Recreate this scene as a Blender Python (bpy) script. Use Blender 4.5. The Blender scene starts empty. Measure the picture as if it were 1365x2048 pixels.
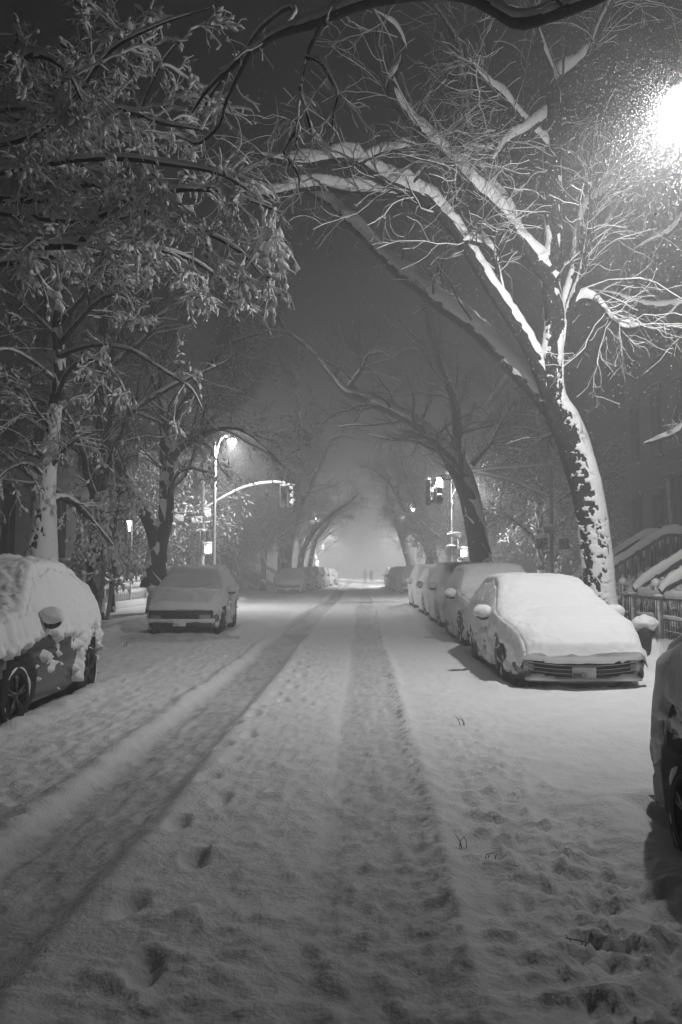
import bpy, math, random
import numpy as np
from mathutils import Vector, Matrix, Euler

rng = np.random.default_rng(7)
random.seed(7)
SC = bpy.context.scene
COL = SC.collection
R = math.radians

# ------------------------------------------------------------------ camera
F = 28.0 / 36.0 * 2048.0
CAM_Z = 1.6
YAW = math.atan(45.5 / F)
PITCH = math.atan(116.0 / F)
cam_data = bpy.data.cameras.new("camera")
cam = bpy.data.objects.new("camera", cam_data)
COL.objects.link(cam)
cam.location = (0, 0, CAM_Z)
cam.rotation_euler = (math.pi / 2 + PITCH, 0, YAW)
cam_data.sensor_fit = 'VERTICAL'
cam_data.sensor_height = 36.0
cam_data.sensor_width = 24.0
cam_data.lens = 28.0
cam_data.clip_start = 0.05
cam_data.clip_end = 2000
SC.camera = cam
CM = np.array(Euler((math.pi / 2 + PITCH, 0, YAW)).to_matrix())

def P(px, py, Y):
    """a place in the street that lies Y metres down the road on the sight line of a photo point"""
    d = CM @ np.array([(px - 682.5) / F, -(py - 1024.0) / F, -1.0])
    t = Y / d[1]
    return np.array([0, 0, CAM_Z]) + d * t

def PX(w, Y):
    return w * Y / F

# ------------------------------------------------------------------ noise
def _h(x, y, z, s):
    n = (x.astype(np.int64) * 374761393 + y.astype(np.int64) * 668265263 + z.astype(np.int64) * 1274126177 + s * 974711) & 0xFFFFFFFF
    n = ((n ^ (n >> 13)) * 1274126177) & 0xFFFFFFFF
    n = n ^ (n >> 16)
    return (n & 0xFFFF) / 65535.0

def vnoise(p, s=0):
    p = np.asarray(p, float)
    i = np.floor(p); f = p - i; f = f * f * (3 - 2 * f)
    x, y, z = i[..., 0], i[..., 1], i[..., 2]
    fx, fy, fz = f[..., 0], f[..., 1], f[..., 2]
    def c(a, b, d): return _h(x + a, y + b, z + d, s)
    x00 = c(0,0,0)*(1-fx)+c(1,0,0)*fx; x10 = c(0,1,0)*(1-fx)+c(1,1,0)*fx
    x01 = c(0,0,1)*(1-fx)+c(1,0,1)*fx; x11 = c(0,1,1)*(1-fx)+c(1,1,1)*fx
    return (x00*(1-fy)+x10*fy)*(1-fz) + (x01*(1-fy)+x11*fy)*fz     # 0..1

def fbm(p, o=3, s=0):
    p = np.asarray(p, float); a = 0.5; r = 0; t = 0
    for k in range(o):
        r = r + a * vnoise(p * 2 ** k + 17.3 * k, s + k); t += a; a *= .5
    return r / t                                                    # 0..1

def sst(a, b, x):
    t = np.clip((x - a) / (b - a), 0, 1)
    return t * t * (3 - 2 * t)

def unit(v):
    return v / np.maximum(np.linalg.norm(v, axis=-1, keepdims=True), 1e-9)

# ------------------------------------------------------------------ materials
MATS = {}
def newmat(name):
    m = bpy.data.materials.new(name); m.use_nodes = True
    MATS[name] = m
    return m, m.node_tree, m.node_tree.nodes['Principled BSDF']

def mat(name, g, rough=.6, metal=0, coat=0, bump=0, bscale=20, var=0, vscale=3, spec=.5):
    m, nt, b = newmat(name)
    b.inputs['Base Color'].default_value = (g, g, g, 1)
    b.inputs['Roughness'].default_value = rough
    b.inputs['Metallic'].default_value = metal
    b.inputs['Coat Weight'].default_value = coat
    b.inputs['Specular IOR Level'].default_value = spec
    if var or bump:
        tc = nt.nodes.new('ShaderNodeTexCoord')
    if var:
        n = nt.nodes.new('ShaderNodeTexNoise'); n.inputs['Scale'].default_value = vscale; n.inputs['Detail'].default_value = 5
        nt.links.new(tc.outputs['Object'], n.inputs['Vector'])
        mr = nt.nodes.new('ShaderNodeMapRange')
        mr.inputs[1].default_value = .3; mr.inputs[2].default_value = .7
        mr.inputs[3].default_value = g * (1 - var); mr.inputs[4].default_value = min(1, g * (1 + var))
        nt.links.new(n.outputs['Fac'], mr.inputs[0])
        nt.links.new(mr.outputs[0], b.inputs['Base Color'])
    if bump:
        n = nt.nodes.new('ShaderNodeTexNoise'); n.inputs['Scale'].default_value = bscale; n.inputs['Detail'].default_value = 6
        nt.links.new(tc.outputs['Object'], n.inputs['Vector'])
        bp = nt.nodes.new('ShaderNodeBump'); bp.inputs['Strength'].default_value = bump; bp.inputs['Distance'].default_value = .02
        nt.links.new(n.outputs['Fac'], bp.inputs['Height'])
        nt.links.new(bp.outputs[0], b.inputs['Normal'])
    return m

def snow_on(name, dark, snow=.78, lo=.05, hi=.4, nscale=9, namp=.6, wind=0.0, rough=.8):
    """dark stuff with snow lying on whatever faces up (and, with wind, on what faces +x)"""
    m, nt, b = newmat(name)
    b.inputs['Roughness'].default_value = rough
    b.inputs['Specular IOR Level'].default_value = .2
    geo = nt.nodes.new('ShaderNodeNewGeometry')
    sp = nt.nodes.new('ShaderNodeSeparateXYZ'); nt.links.new(geo.outputs['Normal'], sp.inputs[0])
    n = nt.nodes.new('ShaderNodeTexNoise'); n.inputs['Scale'].default_value = nscale; n.inputs['Detail'].default_value = 4
    nt.links.new(geo.outputs['Position'], n.inputs['Vector'])
    a = nt.nodes.new('ShaderNodeMath'); a.operation = 'MULTIPLY_ADD'
    a.inputs[1].default_value = namp * 2; a.inputs[2].default_value = -namp
    nt.links.new(n.outputs['Fac'], a.inputs[0])
    c = nt.nodes.new('ShaderNodeMath'); c.operation = 'ADD'
    nt.links.new(a.outputs[0], c.inputs[0]); nt.links.new(sp.outputs['Z'], c.inputs[1])
    last = c
    if wind:
        w = nt.nodes.new('ShaderNodeMath'); w.operation = 'MULTIPLY_ADD'; w.inputs[1].default_value = wind
        nt.links.new(sp.outputs['X'], w.inputs[0]); nt.links.new(c.outputs[0], w.inputs[2]); last = w
    mr = nt.nodes.new('ShaderNodeMapRange'); mr.inputs[1].default_value = lo; mr.inputs[2].default_value = hi
    mr.inputs[3].default_value = dark; mr.inputs[4].default_value = snow
    nt.links.new(last.outputs[0], mr.inputs[0])
    nt.links.new(mr.outputs[0], b.inputs['Base Color'])
    return m

def glow(name, strength):
    m, nt, b = newmat(name)
    b.inputs['Base Color'].default_value = (.8, .8, .8, 1)
    b.inputs['Emission Color'].default_value = (1, 1, 1, 1)
    b.inputs['Emission Strength'].default_value = strength
    return m

mat('snow', .86, .65, bump=.35, bscale=38, spec=.25)
def flake_material():
    m, nt, b = newmat('flake')
    b.inputs['Base Color'].default_value = (.75, .75, .75, 1); b.inputs['Roughness'].default_value = .8
    tr = nt.nodes.new('ShaderNodeBsdfTranslucent'); tr.inputs[0].default_value = (.9, .9, .9, 1)
    mx = nt.nodes.new('ShaderNodeMixShader'); mx.inputs[0].default_value = .4
    nt.links.new(b.outputs[0], mx.inputs[1]); nt.links.new(tr.outputs[0], mx.inputs[2])
    nt.links.new(mx.outputs[0], nt.nodes['Material Output'].inputs['Surface'])
flake_material()
mat('bark', .032, .9, bump=.9, bscale=26, var=.5, vscale=14, spec=.15)
snow_on('twig', .03, .6, .1, .5, 7, .45)
snow_on('twig_far', .035, .58, .1, .5, 5, .5)
snow_on('bark_snow', .07, .78, .25, .5, 8, .55, wind=.35)
snow_on('leaf_snow', .05, .84, -.95, -.5, 20, .2)
snow_on('leaf_far', .06, .75, -.6, -.1, 8, .35)
snow_on('iron_snow', .03, .8, .3, .55, 8, .3)
snow_on('pole_snow', .22, .82, -.25, .05, 9, .55, wind=.7)
snow_on('pole_dark', .16, .75, .0, .4, 9, .5, wind=.4)
snow_on('stone_snow', .11, .82, .4, .7, 6, .3)
snow_on('pale_stone_snow', .5, .85, .2, .5, 6, .3, wind=.2)
mat('paint_black', .012, .25, coat=.6)
mat('paint_grey', .06, .3, metal=.3, coat=.5)
mat('paint_silver', .25, .35, metal=.5, coat=.4)
mat('paint_blue', .03, .3, coat=.5)
mat('plastic', .018, .55)
mat('rubber', .016, .85)
mat('rim', .07, .4, metal=.6)
mat('chrome', .5, .2, metal=1)
mat('glass', .01, .06, coat=.3)
mat('lens', .35, .12, coat=.6)
mat('plate', .82, .5, bump=1, bscale=60, var=.25, vscale=50)
mat('brownstone', .085, .9, bump=.5, bscale=12, var=.25, vscale=1.3)
mat('brownstone_dark', .06, .9, bump=.5, bscale=12, var=.25, vscale=1.3)
mat('brick', .10, .9, bump=.6, bscale=18, var=.3, vscale=2.2)
mat('trim', .12, .8, bump=.3, bscale=20)
mat('wood', .10, .7, var=.3, vscale=6)
mat('stake_wood', .2, .8, var=.3, vscale=9)
mat('cloth', .035, .9)
mat('skin', .3, .6)
snow_on('signal_body', .12, .7, .1, .4, 9, .7, wind=.5)
mat('iron', .025, .6)
mat('debris', .06, .9)
def lit_glass(name, strength):
    """luminous glass: the lamp inside shines through it"""
    m, nt, b = newmat(name); nt.nodes.remove(b)
    e = nt.nodes.new('ShaderNodeEmission'); e.inputs[1].default_value = strength
    t = nt.nodes.new('ShaderNodeBsdfTransparent'); a = nt.nodes.new('ShaderNodeAddShader')
    nt.links.new(e.outputs[0], a.inputs[0]); nt.links.new(t.outputs[0], a.inputs[1]); nt.links.new(a.outputs[0], nt.nodes['Material Output'].inputs['Surface'])
lit_glass('lamp_glow', 25)
lit_glass('far_lamp_glow', 25)
glow('signal_glow', 60)
snow_on('snowy_housing', .16, .8, -.35, .1, 8, .5, wind=.4)
glow('lantern_glow', 9)

# ------------------------------------------------------------------ mesh helpers
class MB:
    def __init__(s): s.v = []; s.q = []; s.n = 0; s.t = []
    def add(s, V, Fq):
        V = np.asarray(V, float).reshape(-1, 3); Fq = np.asarray(Fq, int)
        if len(Fq):
            (s.q if Fq.shape[1] == 4 else s.t).append(Fq + s.n)
        s.v.append(V); s.n += len(V)
    def box(s, c, d, rot=None, bev=0.0):
        c = np.asarray(c, float); h = np.asarray(d, float) / 2
        b = min(bev, h.min() * .9)
        if b <= 0:
            V = np.array([[x, y, z] for x in (-1, 1) for y in (-1, 1) for z in (-1, 1)]) * h
            Q = [[0,1,3,2],[4,6,7,5],[0,4,5,1],[2,3,7,6],[0,2,6,4],[1,5,7,3]]
            if rot is not None: V = V @ np.array(rot).T
            s.add(V + c, Q); return
        V = []; 
        for x in (-1, 1):
            for y in (-1, 1):
                for z in (-1, 1):
                    o = np.array([x, y, z])
                    for a in range(3):
                        p = o * (h - b); p[a] = o[a] * h[a]; V.append(p)
        V = np.array(V)
        def I(x, y, z, a): return ((x * 2 + y) * 2 + z) * 3 + a
        Q = []; T = []
        Q += [[I(0,0,0,0),I(0,0,1,0),I(0,1,1,0),I(0,1,0,0)], [I(1,0,0,0),I(1,1,0,0),I(1,1,1,0),I(1,0,1,0)]]
        Q += [[I(0,0,0,1),I(1,0,0,1),I(1,0,1,1),I(0,0,1,1)], [I(0,1,0,1),I(0,1,1,1),I(1,1,1,1),I(1,1,0,1)]]
        Q += [[I(0,0,0,2),I(0,1,0,2),I(1,1,0,2),I(1,0,0,2)], [I(0,0,1,2),I(1,0,1,2),I(1,1,1,2),I(0,1,1,2)]]
        for u in (0, 1):
            for w in (0, 1):
                Q += [[I(u,w,0,0),I(u,w,1,0),I(u,w,1,1),I(u,w,0,1)],
                      [I(u,0,w,0),I(u,1,w,0),I(u,1,w,2),I(u,0,w,2)],
                      [I(0,u,w,1),I(1,u,w,1),I(1,u,w,2),I(0,u,w,2)]]
                for z in (0, 1): T.append([I(u,w,z,0),I(u,w,z,1),I(u,w,z,2)])
        if rot is not None: V = V @ np.array(rot).T
        n0 = s.n
        s.add(V + c, Q); s.t.append(np.array(T) + n0)
    def tube(s, pts, rad, S=8, cap=True):
        pts = np.asarray(pts, float); rad = np.broadcast_to(np.asarray(rad, float), (len(pts),))
        V, Q, _ = tubes(pts[None], rad[None], S)
        n0 = s.n; s.add(V, Q)
        if cap:
            N = len(pts)
            for k, i in ((0, 0), (1, N - 1)):
                c = s.n; s.add([pts[i]], np.zeros((0, 4), int))
                r = np.arange(S); a = n0 + i * S + r; b = n0 + i * S + (r + 1) % S
                s.t.append(np.stack([np.full(S, c), b, a] if k == 0 else [np.full(S, c), a, b], 1))
    def lathe(s, prof, c=(0,0,0), axis='z', S=16):
        prof = np.asarray(prof, float); a = np.arange(S) / S * 2 * math.pi
        r, h = prof[:, 0][:, None], prof[:, 1][:, None]
        X = r * np.cos(a); Y = r * np.sin(a); Z = h + 0 * a
        V = np.stack([X, Y, Z], -1).reshape(-1, 3)
        if axis == 'x': V = V[:, [2, 0, 1]]
        if axis == 'y': V = V[:, [1, 2, 0]]
        s.add(V + np.asarray(c, float), gridfaces(len(prof), S, wrap=True))
    def build(s, name, m, parent=None, smooth=True):
        me = mesh_from(name, s)
        if smooth: me.polygons.foreach_set('use_smooth', np.ones(len(me.polygons), bool))
        me.materials.append(MATS[m] if isinstance(m, str) else m)
        o = bpy.data.objects.new(name, me); COL.objects.link(o)
        if parent is not None: o.parent = parent
        return o

def build_multi(name, parts, parent=None):
    """one mesh from several pieces that keep their own materials"""
    mb = MB(); nq = []; nt = []; slots = []
    for k, (p, m) in enumerate(parts):
        if not p.v: continue
        V = np.concatenate(p.v); n0 = mb.n; mb.v.append(V); mb.n += len(V)
        i = len(slots); slots.append(m)
        for q in p.q: mb.q.append(q + n0); nq.append(np.full(len(q), i))
        for t in p.t: mb.t.append(t + n0); nt.append(np.full(len(t), i))
    o = mb.build(name, slots[0], parent)
    for m in slots[1:]: o.data.materials.append(MATS[m])
    mi = np.concatenate(nq + nt)
    if len(mi) == len(o.data.polygons): o.data.polygons.foreach_set('material_index', mi.astype(np.int32))
    else: print('material index mismatch', name, len(mi), len(o.data.polygons))
    return o

def mesh_from(name, s):
    V = np.concatenate(s.v) if s.v else np.zeros((0, 3))
    q = np.concatenate(s.q) if s.q else np.zeros((0, 4), int)
    t = np.concatenate(s.t) if s.t else np.zeros((0, 3), int)
    me = bpy.data.meshes.new(name)
    me.vertices.add(len(V)); me.vertices.foreach_set('co', V.astype(np.float32).ravel())
    nl = q.size + t.size
    me.loops.add(nl); me.polygons.add(len(q) + len(t))
    me.loops.foreach_set('vertex_index', np.concatenate([q.ravel(), t.ravel()]).astype(np.int32))
    st = np.concatenate([np.arange(len(q)) * 4, q.size + np.arange(len(t)) * 3]).astype(np.int32)
    me.polygons.foreach_set('loop_start', st)
    me.update(calc_edges=True)
    return me

def gridfaces(n, m, wrap=False):
    i = np.arange(n - 1)[:, None]; j = np.arange(m if wrap else m - 1)[None, :]
    j2 = (j + 1) % m
    a = i * m + j; b = i * m + j2; c = (i + 1) * m + j2; d = (i + 1) * m + j
    return np.stack([a + 0 * d, b + 0 * d, c, d], -1).reshape(-1, 4)

def frames(Pt):
    T = np.gradient(Pt, axis=1); T = unit(T)
    mt = unit(T.mean(1, keepdims=True))
    ref = np.where(np.abs(mt[..., 2:3]) > .8, np.array([0.3, 1.0, 0.0]), np.array([0, 0, 1.0]))
    U = unit(np.cross(T, ref)); W = np.cross(U, T)
    return T, U, W

def tubes(Pt, Rd, S):
    """a batch of tubes: Pt (B,N,3), Rd (B,N)"""
    B, N = Rd.shape
    T, U, W = frames(Pt)
    a = np.arange(S) / S * 2 * math.pi
    nrm = U[:, :, None, :] * np.cos(a)[None, None, :, None] + W[:, :, None, :] * np.sin(a)[None, None, :, None]
    V = Pt[:, :, None, :] + Rd[:, :, None, None] * nrm
    q = gridfaces(N, S, wrap=True)
    Q = (q[None] + (np.arange(B) * N * S)[:, None, None]).reshape(-1, 4)
    return V.reshape(-1, 3), Q, nrm

def snow_shell(Pt, Rd, S, depth, wind=0.0, seed=0, cover=1.0):
    """snow lying on a batch of branches: the tube pushed up where it faces the sky, drawn inside the bark elsewhere"""
    V, Q, nrm = tubes(Pt, Rd, S)
    nrm = nrm.reshape(-1, 3)
    T = np.repeat(unit(np.gradient(Pt, axis=1)).reshape(-1, 3), S, 0)
    flat = 1 - np.abs(T[:, 2]) ** 2.2
    rr = np.repeat(Rd.reshape(-1), S)
    n1 = fbm(V * 3.1, 3, seed + 3); n2 = fbm(V * 11, 3, seed + 8)
    n6 = fbm(V * 27, 2, seed + 21)
    cap = np.clip((nrm[:, 2] + .06 + (n2 - .5) * .7 + (n6 - .5) * .3) / 1.02, 0, 1)
    dep = np.repeat(np.broadcast_to(np.asarray(depth, float), Rd.shape).reshape(-1), S)
    N_ = Pt.shape[1]; endt = np.repeat(np.tile(np.minimum(np.minimum(1, np.linspace(.1, 16, N_)), np.minimum(1, np.linspace(0, 12, N_)[::-1])), Pt.shape[0]), S)
    dep = dep * endt
    up = cap ** .65 * dep * (.15 + .85 * flat) * (.5 + .8 * n1 + .35 * (n2 - .5) + .25 * (n6 - .5)) * cover
    out = np.where(cap > .04, .006 + .12 * rr * cap + .55 * dep * flat * cap * (1 - cap), -.012 - .15 * rr)
    if wind:
        st = np.array([1, 1, .32])
        n4 = fbm(V * st * 15, 4, seed + 12); n5 = fbm(V * st * 38, 2, seed + 15)
        wn = nrm[:, 0] * .75 - nrm[:, 1] * .12 + (n4 - .5) * 1.5 + (n5 - .5) * 1.0
        pl = sst(.38, .50, wn + wind - .22)
        out = np.maximum(out, np.where(pl > .02, pl * (.010 + .018 * n2), -1))
    V2 = V + nrm * out[:, None]
    V2[:, 2] += up
    return V2, Q

def resample(pts, n):
    pts = np.asarray(pts, float)
    # catmull-rom through the points, then evenly spaced
    Pp = np.concatenate([[2 * pts[0] - pts[1]], pts, [2 * pts[-1] - pts[-2]]])
    out = []
    for i in range(len(pts) - 1):
        p0, p1, p2, p3 = Pp[i], Pp[i + 1], Pp[i + 2], Pp[i + 3]
        for t in np.linspace(0, 1, 8, endpoint=False):
            out.append(.5 * ((2 * p1) + (-p0 + p2) * t + (2 * p0 - 5 * p1 + 4 * p2 - p3) * t * t + (-p0 + 3 * p1 - 3 * p2 + p3) * t ** 3))
    out.append(pts[-1]); out = np.array(out)
    L = np.concatenate([[0], np.cumsum(np.linalg.norm(np.diff(out[:, :3], axis=0), axis=1))])
    s = np.linspace(0, L[-1], n)
    return np.stack([np.interp(s, L, out[:, k]) for k in range(out.shape[1])], 1)

def grow(Pt, Rd, k, lmin, lmax, amin, amax, N=6, up=0., droop=0., wob=.25, tmin=.15, tmax=1., rf=.5, tip=.25, rmin=.003, lean=None, r=rng):
    """k children on every parent branch"""
    B, Np, _ = Pt.shape
    idx = np.repeat(np.arange(B), k); M = len(idx)
    t = r.uniform(tmin, tmax, M); ft = t * (Np - 1); i = np.minimum(ft.astype(int), Np - 2); f = (ft - i)[:, None]
    p = Pt[idx, i] * (1 - f) + Pt[idx, i + 1] * f
    tg = unit(Pt[idx, i + 1] - Pt[idx, i])
    rp = Rd[idx, i] * (1 - f[:, 0]) + Rd[idx, i + 1] * f[:, 0]
    rv = r.normal(size=(M, 3)); rv -= (rv * tg).sum(1, keepdims=True) * tg; rv = unit(rv)
    a = r.uniform(amin, amax, M)[:, None]
    d = np.cos(a) * tg + np.sin(a) * rv
    d[:, 2] += up
    if lean is not None: d = d + np.asarray(lean)
    d = unit(d)
    L = r.uniform(lmin, lmax, M) * (1 - .35 * t)
    st = (L / (N - 1))[:, None]
    pts = [p]; q = p
    for n in range(N - 1):
        d = d + r.normal(size=(M, 3)) * wob; d[:, 2] += droop; d = unit(d)
        q = q + d * st; pts.append(q)
    Pc = np.stack(pts, 1)
    r0 = np.maximum(rp * rf * r.uniform(.7, 1.1, M), rmin)
    Rc = r0[:, None] * np.linspace(1, tip, N)[None]
    return Pc, np.maximum(Rc, rmin * .6)

def ico(sub=0):
    import bmesh
    bm = bmesh.new(); bmesh.ops.create_icosphere(bm, subdivisions=sub + 1, radius=1)
    V = np.array([v.co[:] for v in bm.verts]); T = np.array([[v.index for v in f.verts] for f in bm.faces]); bm.free()
    return V, T

def blobs(mb, C, axis, ln, wd, sub=0, lump=.25, seed=0, r=rng):
    """elongated lumps, pointed at the far end: C (M,3) roots, axis (M,3)"""
    V, T = ico(sub); M = len(C)
    axis = unit(axis)
    rv = r.normal(size=(M, 3)); U = unit(np.cross(axis, rv)); W = np.cross(axis, U)
    z = (V[:, 2] + 1) / 2                                    # 0 root .. 1 tip
    prof = (1 - z) ** .55 * (.55 + .75 * np.sin(z * 2.6)) 
    k = 1 + lump * r.normal(size=(M, len(V)))
    fl = r.uniform(.5, .8, M)[:, None]
    A = (V[:, 0] * prof)[None] * k * wd[:, None]; Bq = (V[:, 1] * prof)[None] * k * wd[:, None] * fl
    D = z[None] * ln[:, None]
    X = C[:, None, :] + A[..., None] * U[:, None] + Bq[..., None] * W[:, None] + D[..., None] * axis[:, None]
    mb.add(X.reshape(-1, 3), (T[None] + (np.arange(M) * len(V))[:, None, None]).reshape(-1, 3))

# ------------------------------------------------------------------ tagging
def tag(o, label=None, cat=None, group=None, kind=None):
    if label: o['label'] = label
    if cat: o['category'] = cat
    if group: o['group'] = group
    if kind: o['kind'] = kind
    return o

def empty(name, loc=(0, 0, 0), rz=0, label=None, cat=None, group=None):
    o = bpy.data.objects.new(name, None); COL.objects.link(o)
    o.location = loc; o.rotation_euler = (0, 0, rz); o.empty_display_size = .3
    return tag(o, label, cat, group)

def copy_tree(o, parent=None):
    c = o.copy(); COL.objects.link(c)
    if parent is not None: c.parent = parent
    for ch in list(o.children): copy_tree(ch, c)
    return c
# ------------------------------------------------------------------ the snowy ground
KL, KR = -6.15, 4.2            # kerb lines
CY0, CY1 = 42.2, 52.0          # the crossing street
CARS = []                      # (x, front y, half width, length) for the snow banked round the tyres

def ground_h(X, Y):
    p = np.stack([X, Y, 0 * X], -1)
    rw = 1 + .0 * X
    wob = (fbm(p * np.array([.0, .35, 0]) + 3, 2, 5) - .5) * .12
    x = X + wob
    # left rut: a wide slushy groove with a sharp bank on its left
    rl = sst(-2.12, -2.02, x) * (1 - sst(-1.50, -1.32, x))
    h = -.065 * rl
    h += .055 * np.exp(-((x + 2.20) / .10) ** 2) * (.4 + 1.2 * fbm(p * 5, 3, 2))
    h += .018 * np.exp(-((x + 1.28) / .10) ** 2)
    # middle rut
    rm = sst(-.32, -.22, x) * (1 - sst(.26, .40, x))
    h += -.022 * rm
    h += .05 * np.exp(-((x - .44) / .07) ** 2) * fbm(p * np.array([7, 5, 1]), 3, 9)
    # gritty churned snow in the lanes
    h += (rl + .8 * rm) * (sst(.5, .7, fbm(p * np.array([9, 3.2, 1]), 3, 19)) * .016 - sst(.55, .7, fbm(p * np.array([13, 6, 1]), 3, 29)) * .014)
    h += .003 * np.sin(x * 42 + wob * 30) * (rl + .6 * rm) * vnoise(p * 1.3, 3)
    # lumps thrown up by tyres and feet
    rough = .18 + .9 * np.exp(-((x - .95) / .42) ** 2) * (1 - .75 * sst(4.5, 10, Y)) + .5 * sst(-2.1, -2.4, x) * (1 - .5 * sst(-5, -6, x))
    rough += .35 * np.exp(-((x - .1) / .35) ** 2) * (1 - sst(4, 7, Y)) + .42 * sst(.7, 1.3, x) * (1 - sst(3.4, 5.2, Y))
    rough += .35 * sst(-1.3, -1.0, x) * (1 - sst(-.5, -.3, x))
    rough *= (1 - .35 * rl)
    l1 = fbm(p * 3.2, 3, 21); l2 = fbm(p * 8.5, 3, 31); l3 = fbm(p * 21, 2, 41)
    l4 = fbm(p * 14, 3, 35); lump = sst(.48, .75, l2) * .03 + sst(.5, .72, l4) * .03 + (l3 - .5) * .02
    lump -= sst(.52, .8, fbm(p * 11, 3, 51)) * .04 * sst(.4, .9, rough)
    h += rough * lump + (l1 - .5) * .035 * (1 - .6 * rl - .5 * rm) + (l3 - .5) * .006
    # drifts in the parking lanes
    h += .05 * sst(1.5, 2.1, x) * (fbm(p * .8, 3, 61)) + .06 * sst(-2.4, -3.4, x) * fbm(p * .9, 3, 62)
    # footprints
    for fx, fy, a in FEET:
        m = np.abs(Y - fy) < .6
        dx, dy = X[m] - fx, Y[m] - fy
        u = dx * math.cos(a) + dy * math.sin(a); v = -dx * math.sin(a) + dy * math.cos(a)
        d = (u / .06) ** 2 + (v / .12) ** 2 + (fbm(p[m] * 9, 2, 6) - .5) * 1.2; d = np.maximum(d, 0)
        h[m] += -.062 * np.exp(-d ** 2 * .8) + .02 * np.exp(-((np.sqrt(d) - 1.5) / .35) ** 2) * fbm(p[m] * 14, 2, 4)
    # tyres press the snow up beside parked cars
    for cx, cy, hw, ln in CARS:
        m = (Y > cy - 1) & (Y < cy + ln + 1) & (np.abs(X - cx) < hw + 1)
        if m.any():
            q = np.maximum(np.abs(X[m] - cx) - hw, np.maximum(cy - Y[m], Y[m] - cy - ln))
            h[m] += .055 * np.exp(-((q - .12) / .2) ** 2) * (.5 + fbm(p[m] * 4, 3, 71)) - .07 * sst(.05, -.25, q)
    # pavements
    inter = sst(CY0 - .3, CY0 + .3, Y) * (1 - sst(CY1 - .3, CY1 + .3, Y))
    kerb = np.maximum(sst(KL + .05, KL - .18, X), sst(KR - .05, KR + .18, X)) * (1 - inter)
    ridge = np.exp(-((X - KL) / .35) ** 2) + np.exp(-((X - KR) / .35) ** 2)
    h += .13 * kerb + ridge * (1 - inter) * .12 * fbm(p * 1.7, 3, 81)
    return h, rl, rm

FEET = []
fy = 3.3; s = 1
while fy < 22:
    cx = -.96 - .05 * (fy - 3) if fy < 9 else -1.26 - .25 * math.sin(fy * .4)
    FEET.append((cx + s * .09 + rng.normal() * .03, fy, rng.normal() * .15)); s = -s
    fy += .52 + rng.uniform(-.05, .12)

def snow_ground_material():
    m, nt, b = newmat('road_snow')
    b.inputs['Roughness'].default_value = .7; b.inputs['Specular IOR Level'].default_value = .25
    at = nt.nodes.new('ShaderNodeAttribute'); at.attribute_name = 'slush'
    tc = nt.nodes.new('ShaderNodeTexCoord')
    n = nt.nodes.new('ShaderNodeTexNoise'); n.inputs['Scale'].default_value = 3.0; n.inputs['Detail'].default_value = 8; n.inputs['Roughness'].default_value = .65
    nt.links.new(tc.outputs['Object'], n.inputs['Vector'])
    ma = nt.nodes.new('ShaderNodeMath'); ma.operation = 'MULTIPLY_ADD'; ma.inputs[1].default_value = .5; ma.inputs[2].default_value = -.25
    nt.links.new(n.outputs['Fac'], ma.inputs[0])
    ad = nt.nodes.new('ShaderNodeMath'); ad.operation = 'ADD'; nt.links.new(ma.outputs[0], ad.inputs[0]); nt.links.new(at.outputs['Fac'], ad.inputs[1])
    mr = nt.nodes.new('ShaderNodeMapRange'); mr.inputs[1].default_value = -.1; mr.inputs[2].default_value = 1.0; mr.inputs[3].default_value = .84; mr.inputs[4].default_value = .34
    nt.links.new(ad.outputs[0], mr.inputs[0]); nt.links.new(mr.outputs[0], b.inputs['Base Color'])
    n2 = nt.nodes.new('ShaderNodeTexNoise'); n2.inputs['Scale'].default_value = 34; n2.inputs['Detail'].default_value = 7
    nt.links.new(tc.outputs['Object'], n2.inputs['Vector'])
    bp = nt.nodes.new('ShaderNodeBump'); bp.inputs['Strength'].default_value = .55; bp.inputs['Distance'].default_value = .018
    nt.links.new(n2.outputs['Fac'], bp.inputs['Height']); nt.links.new(bp.outputs[0], b.inputs['Normal'])
snow_ground_material()

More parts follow.
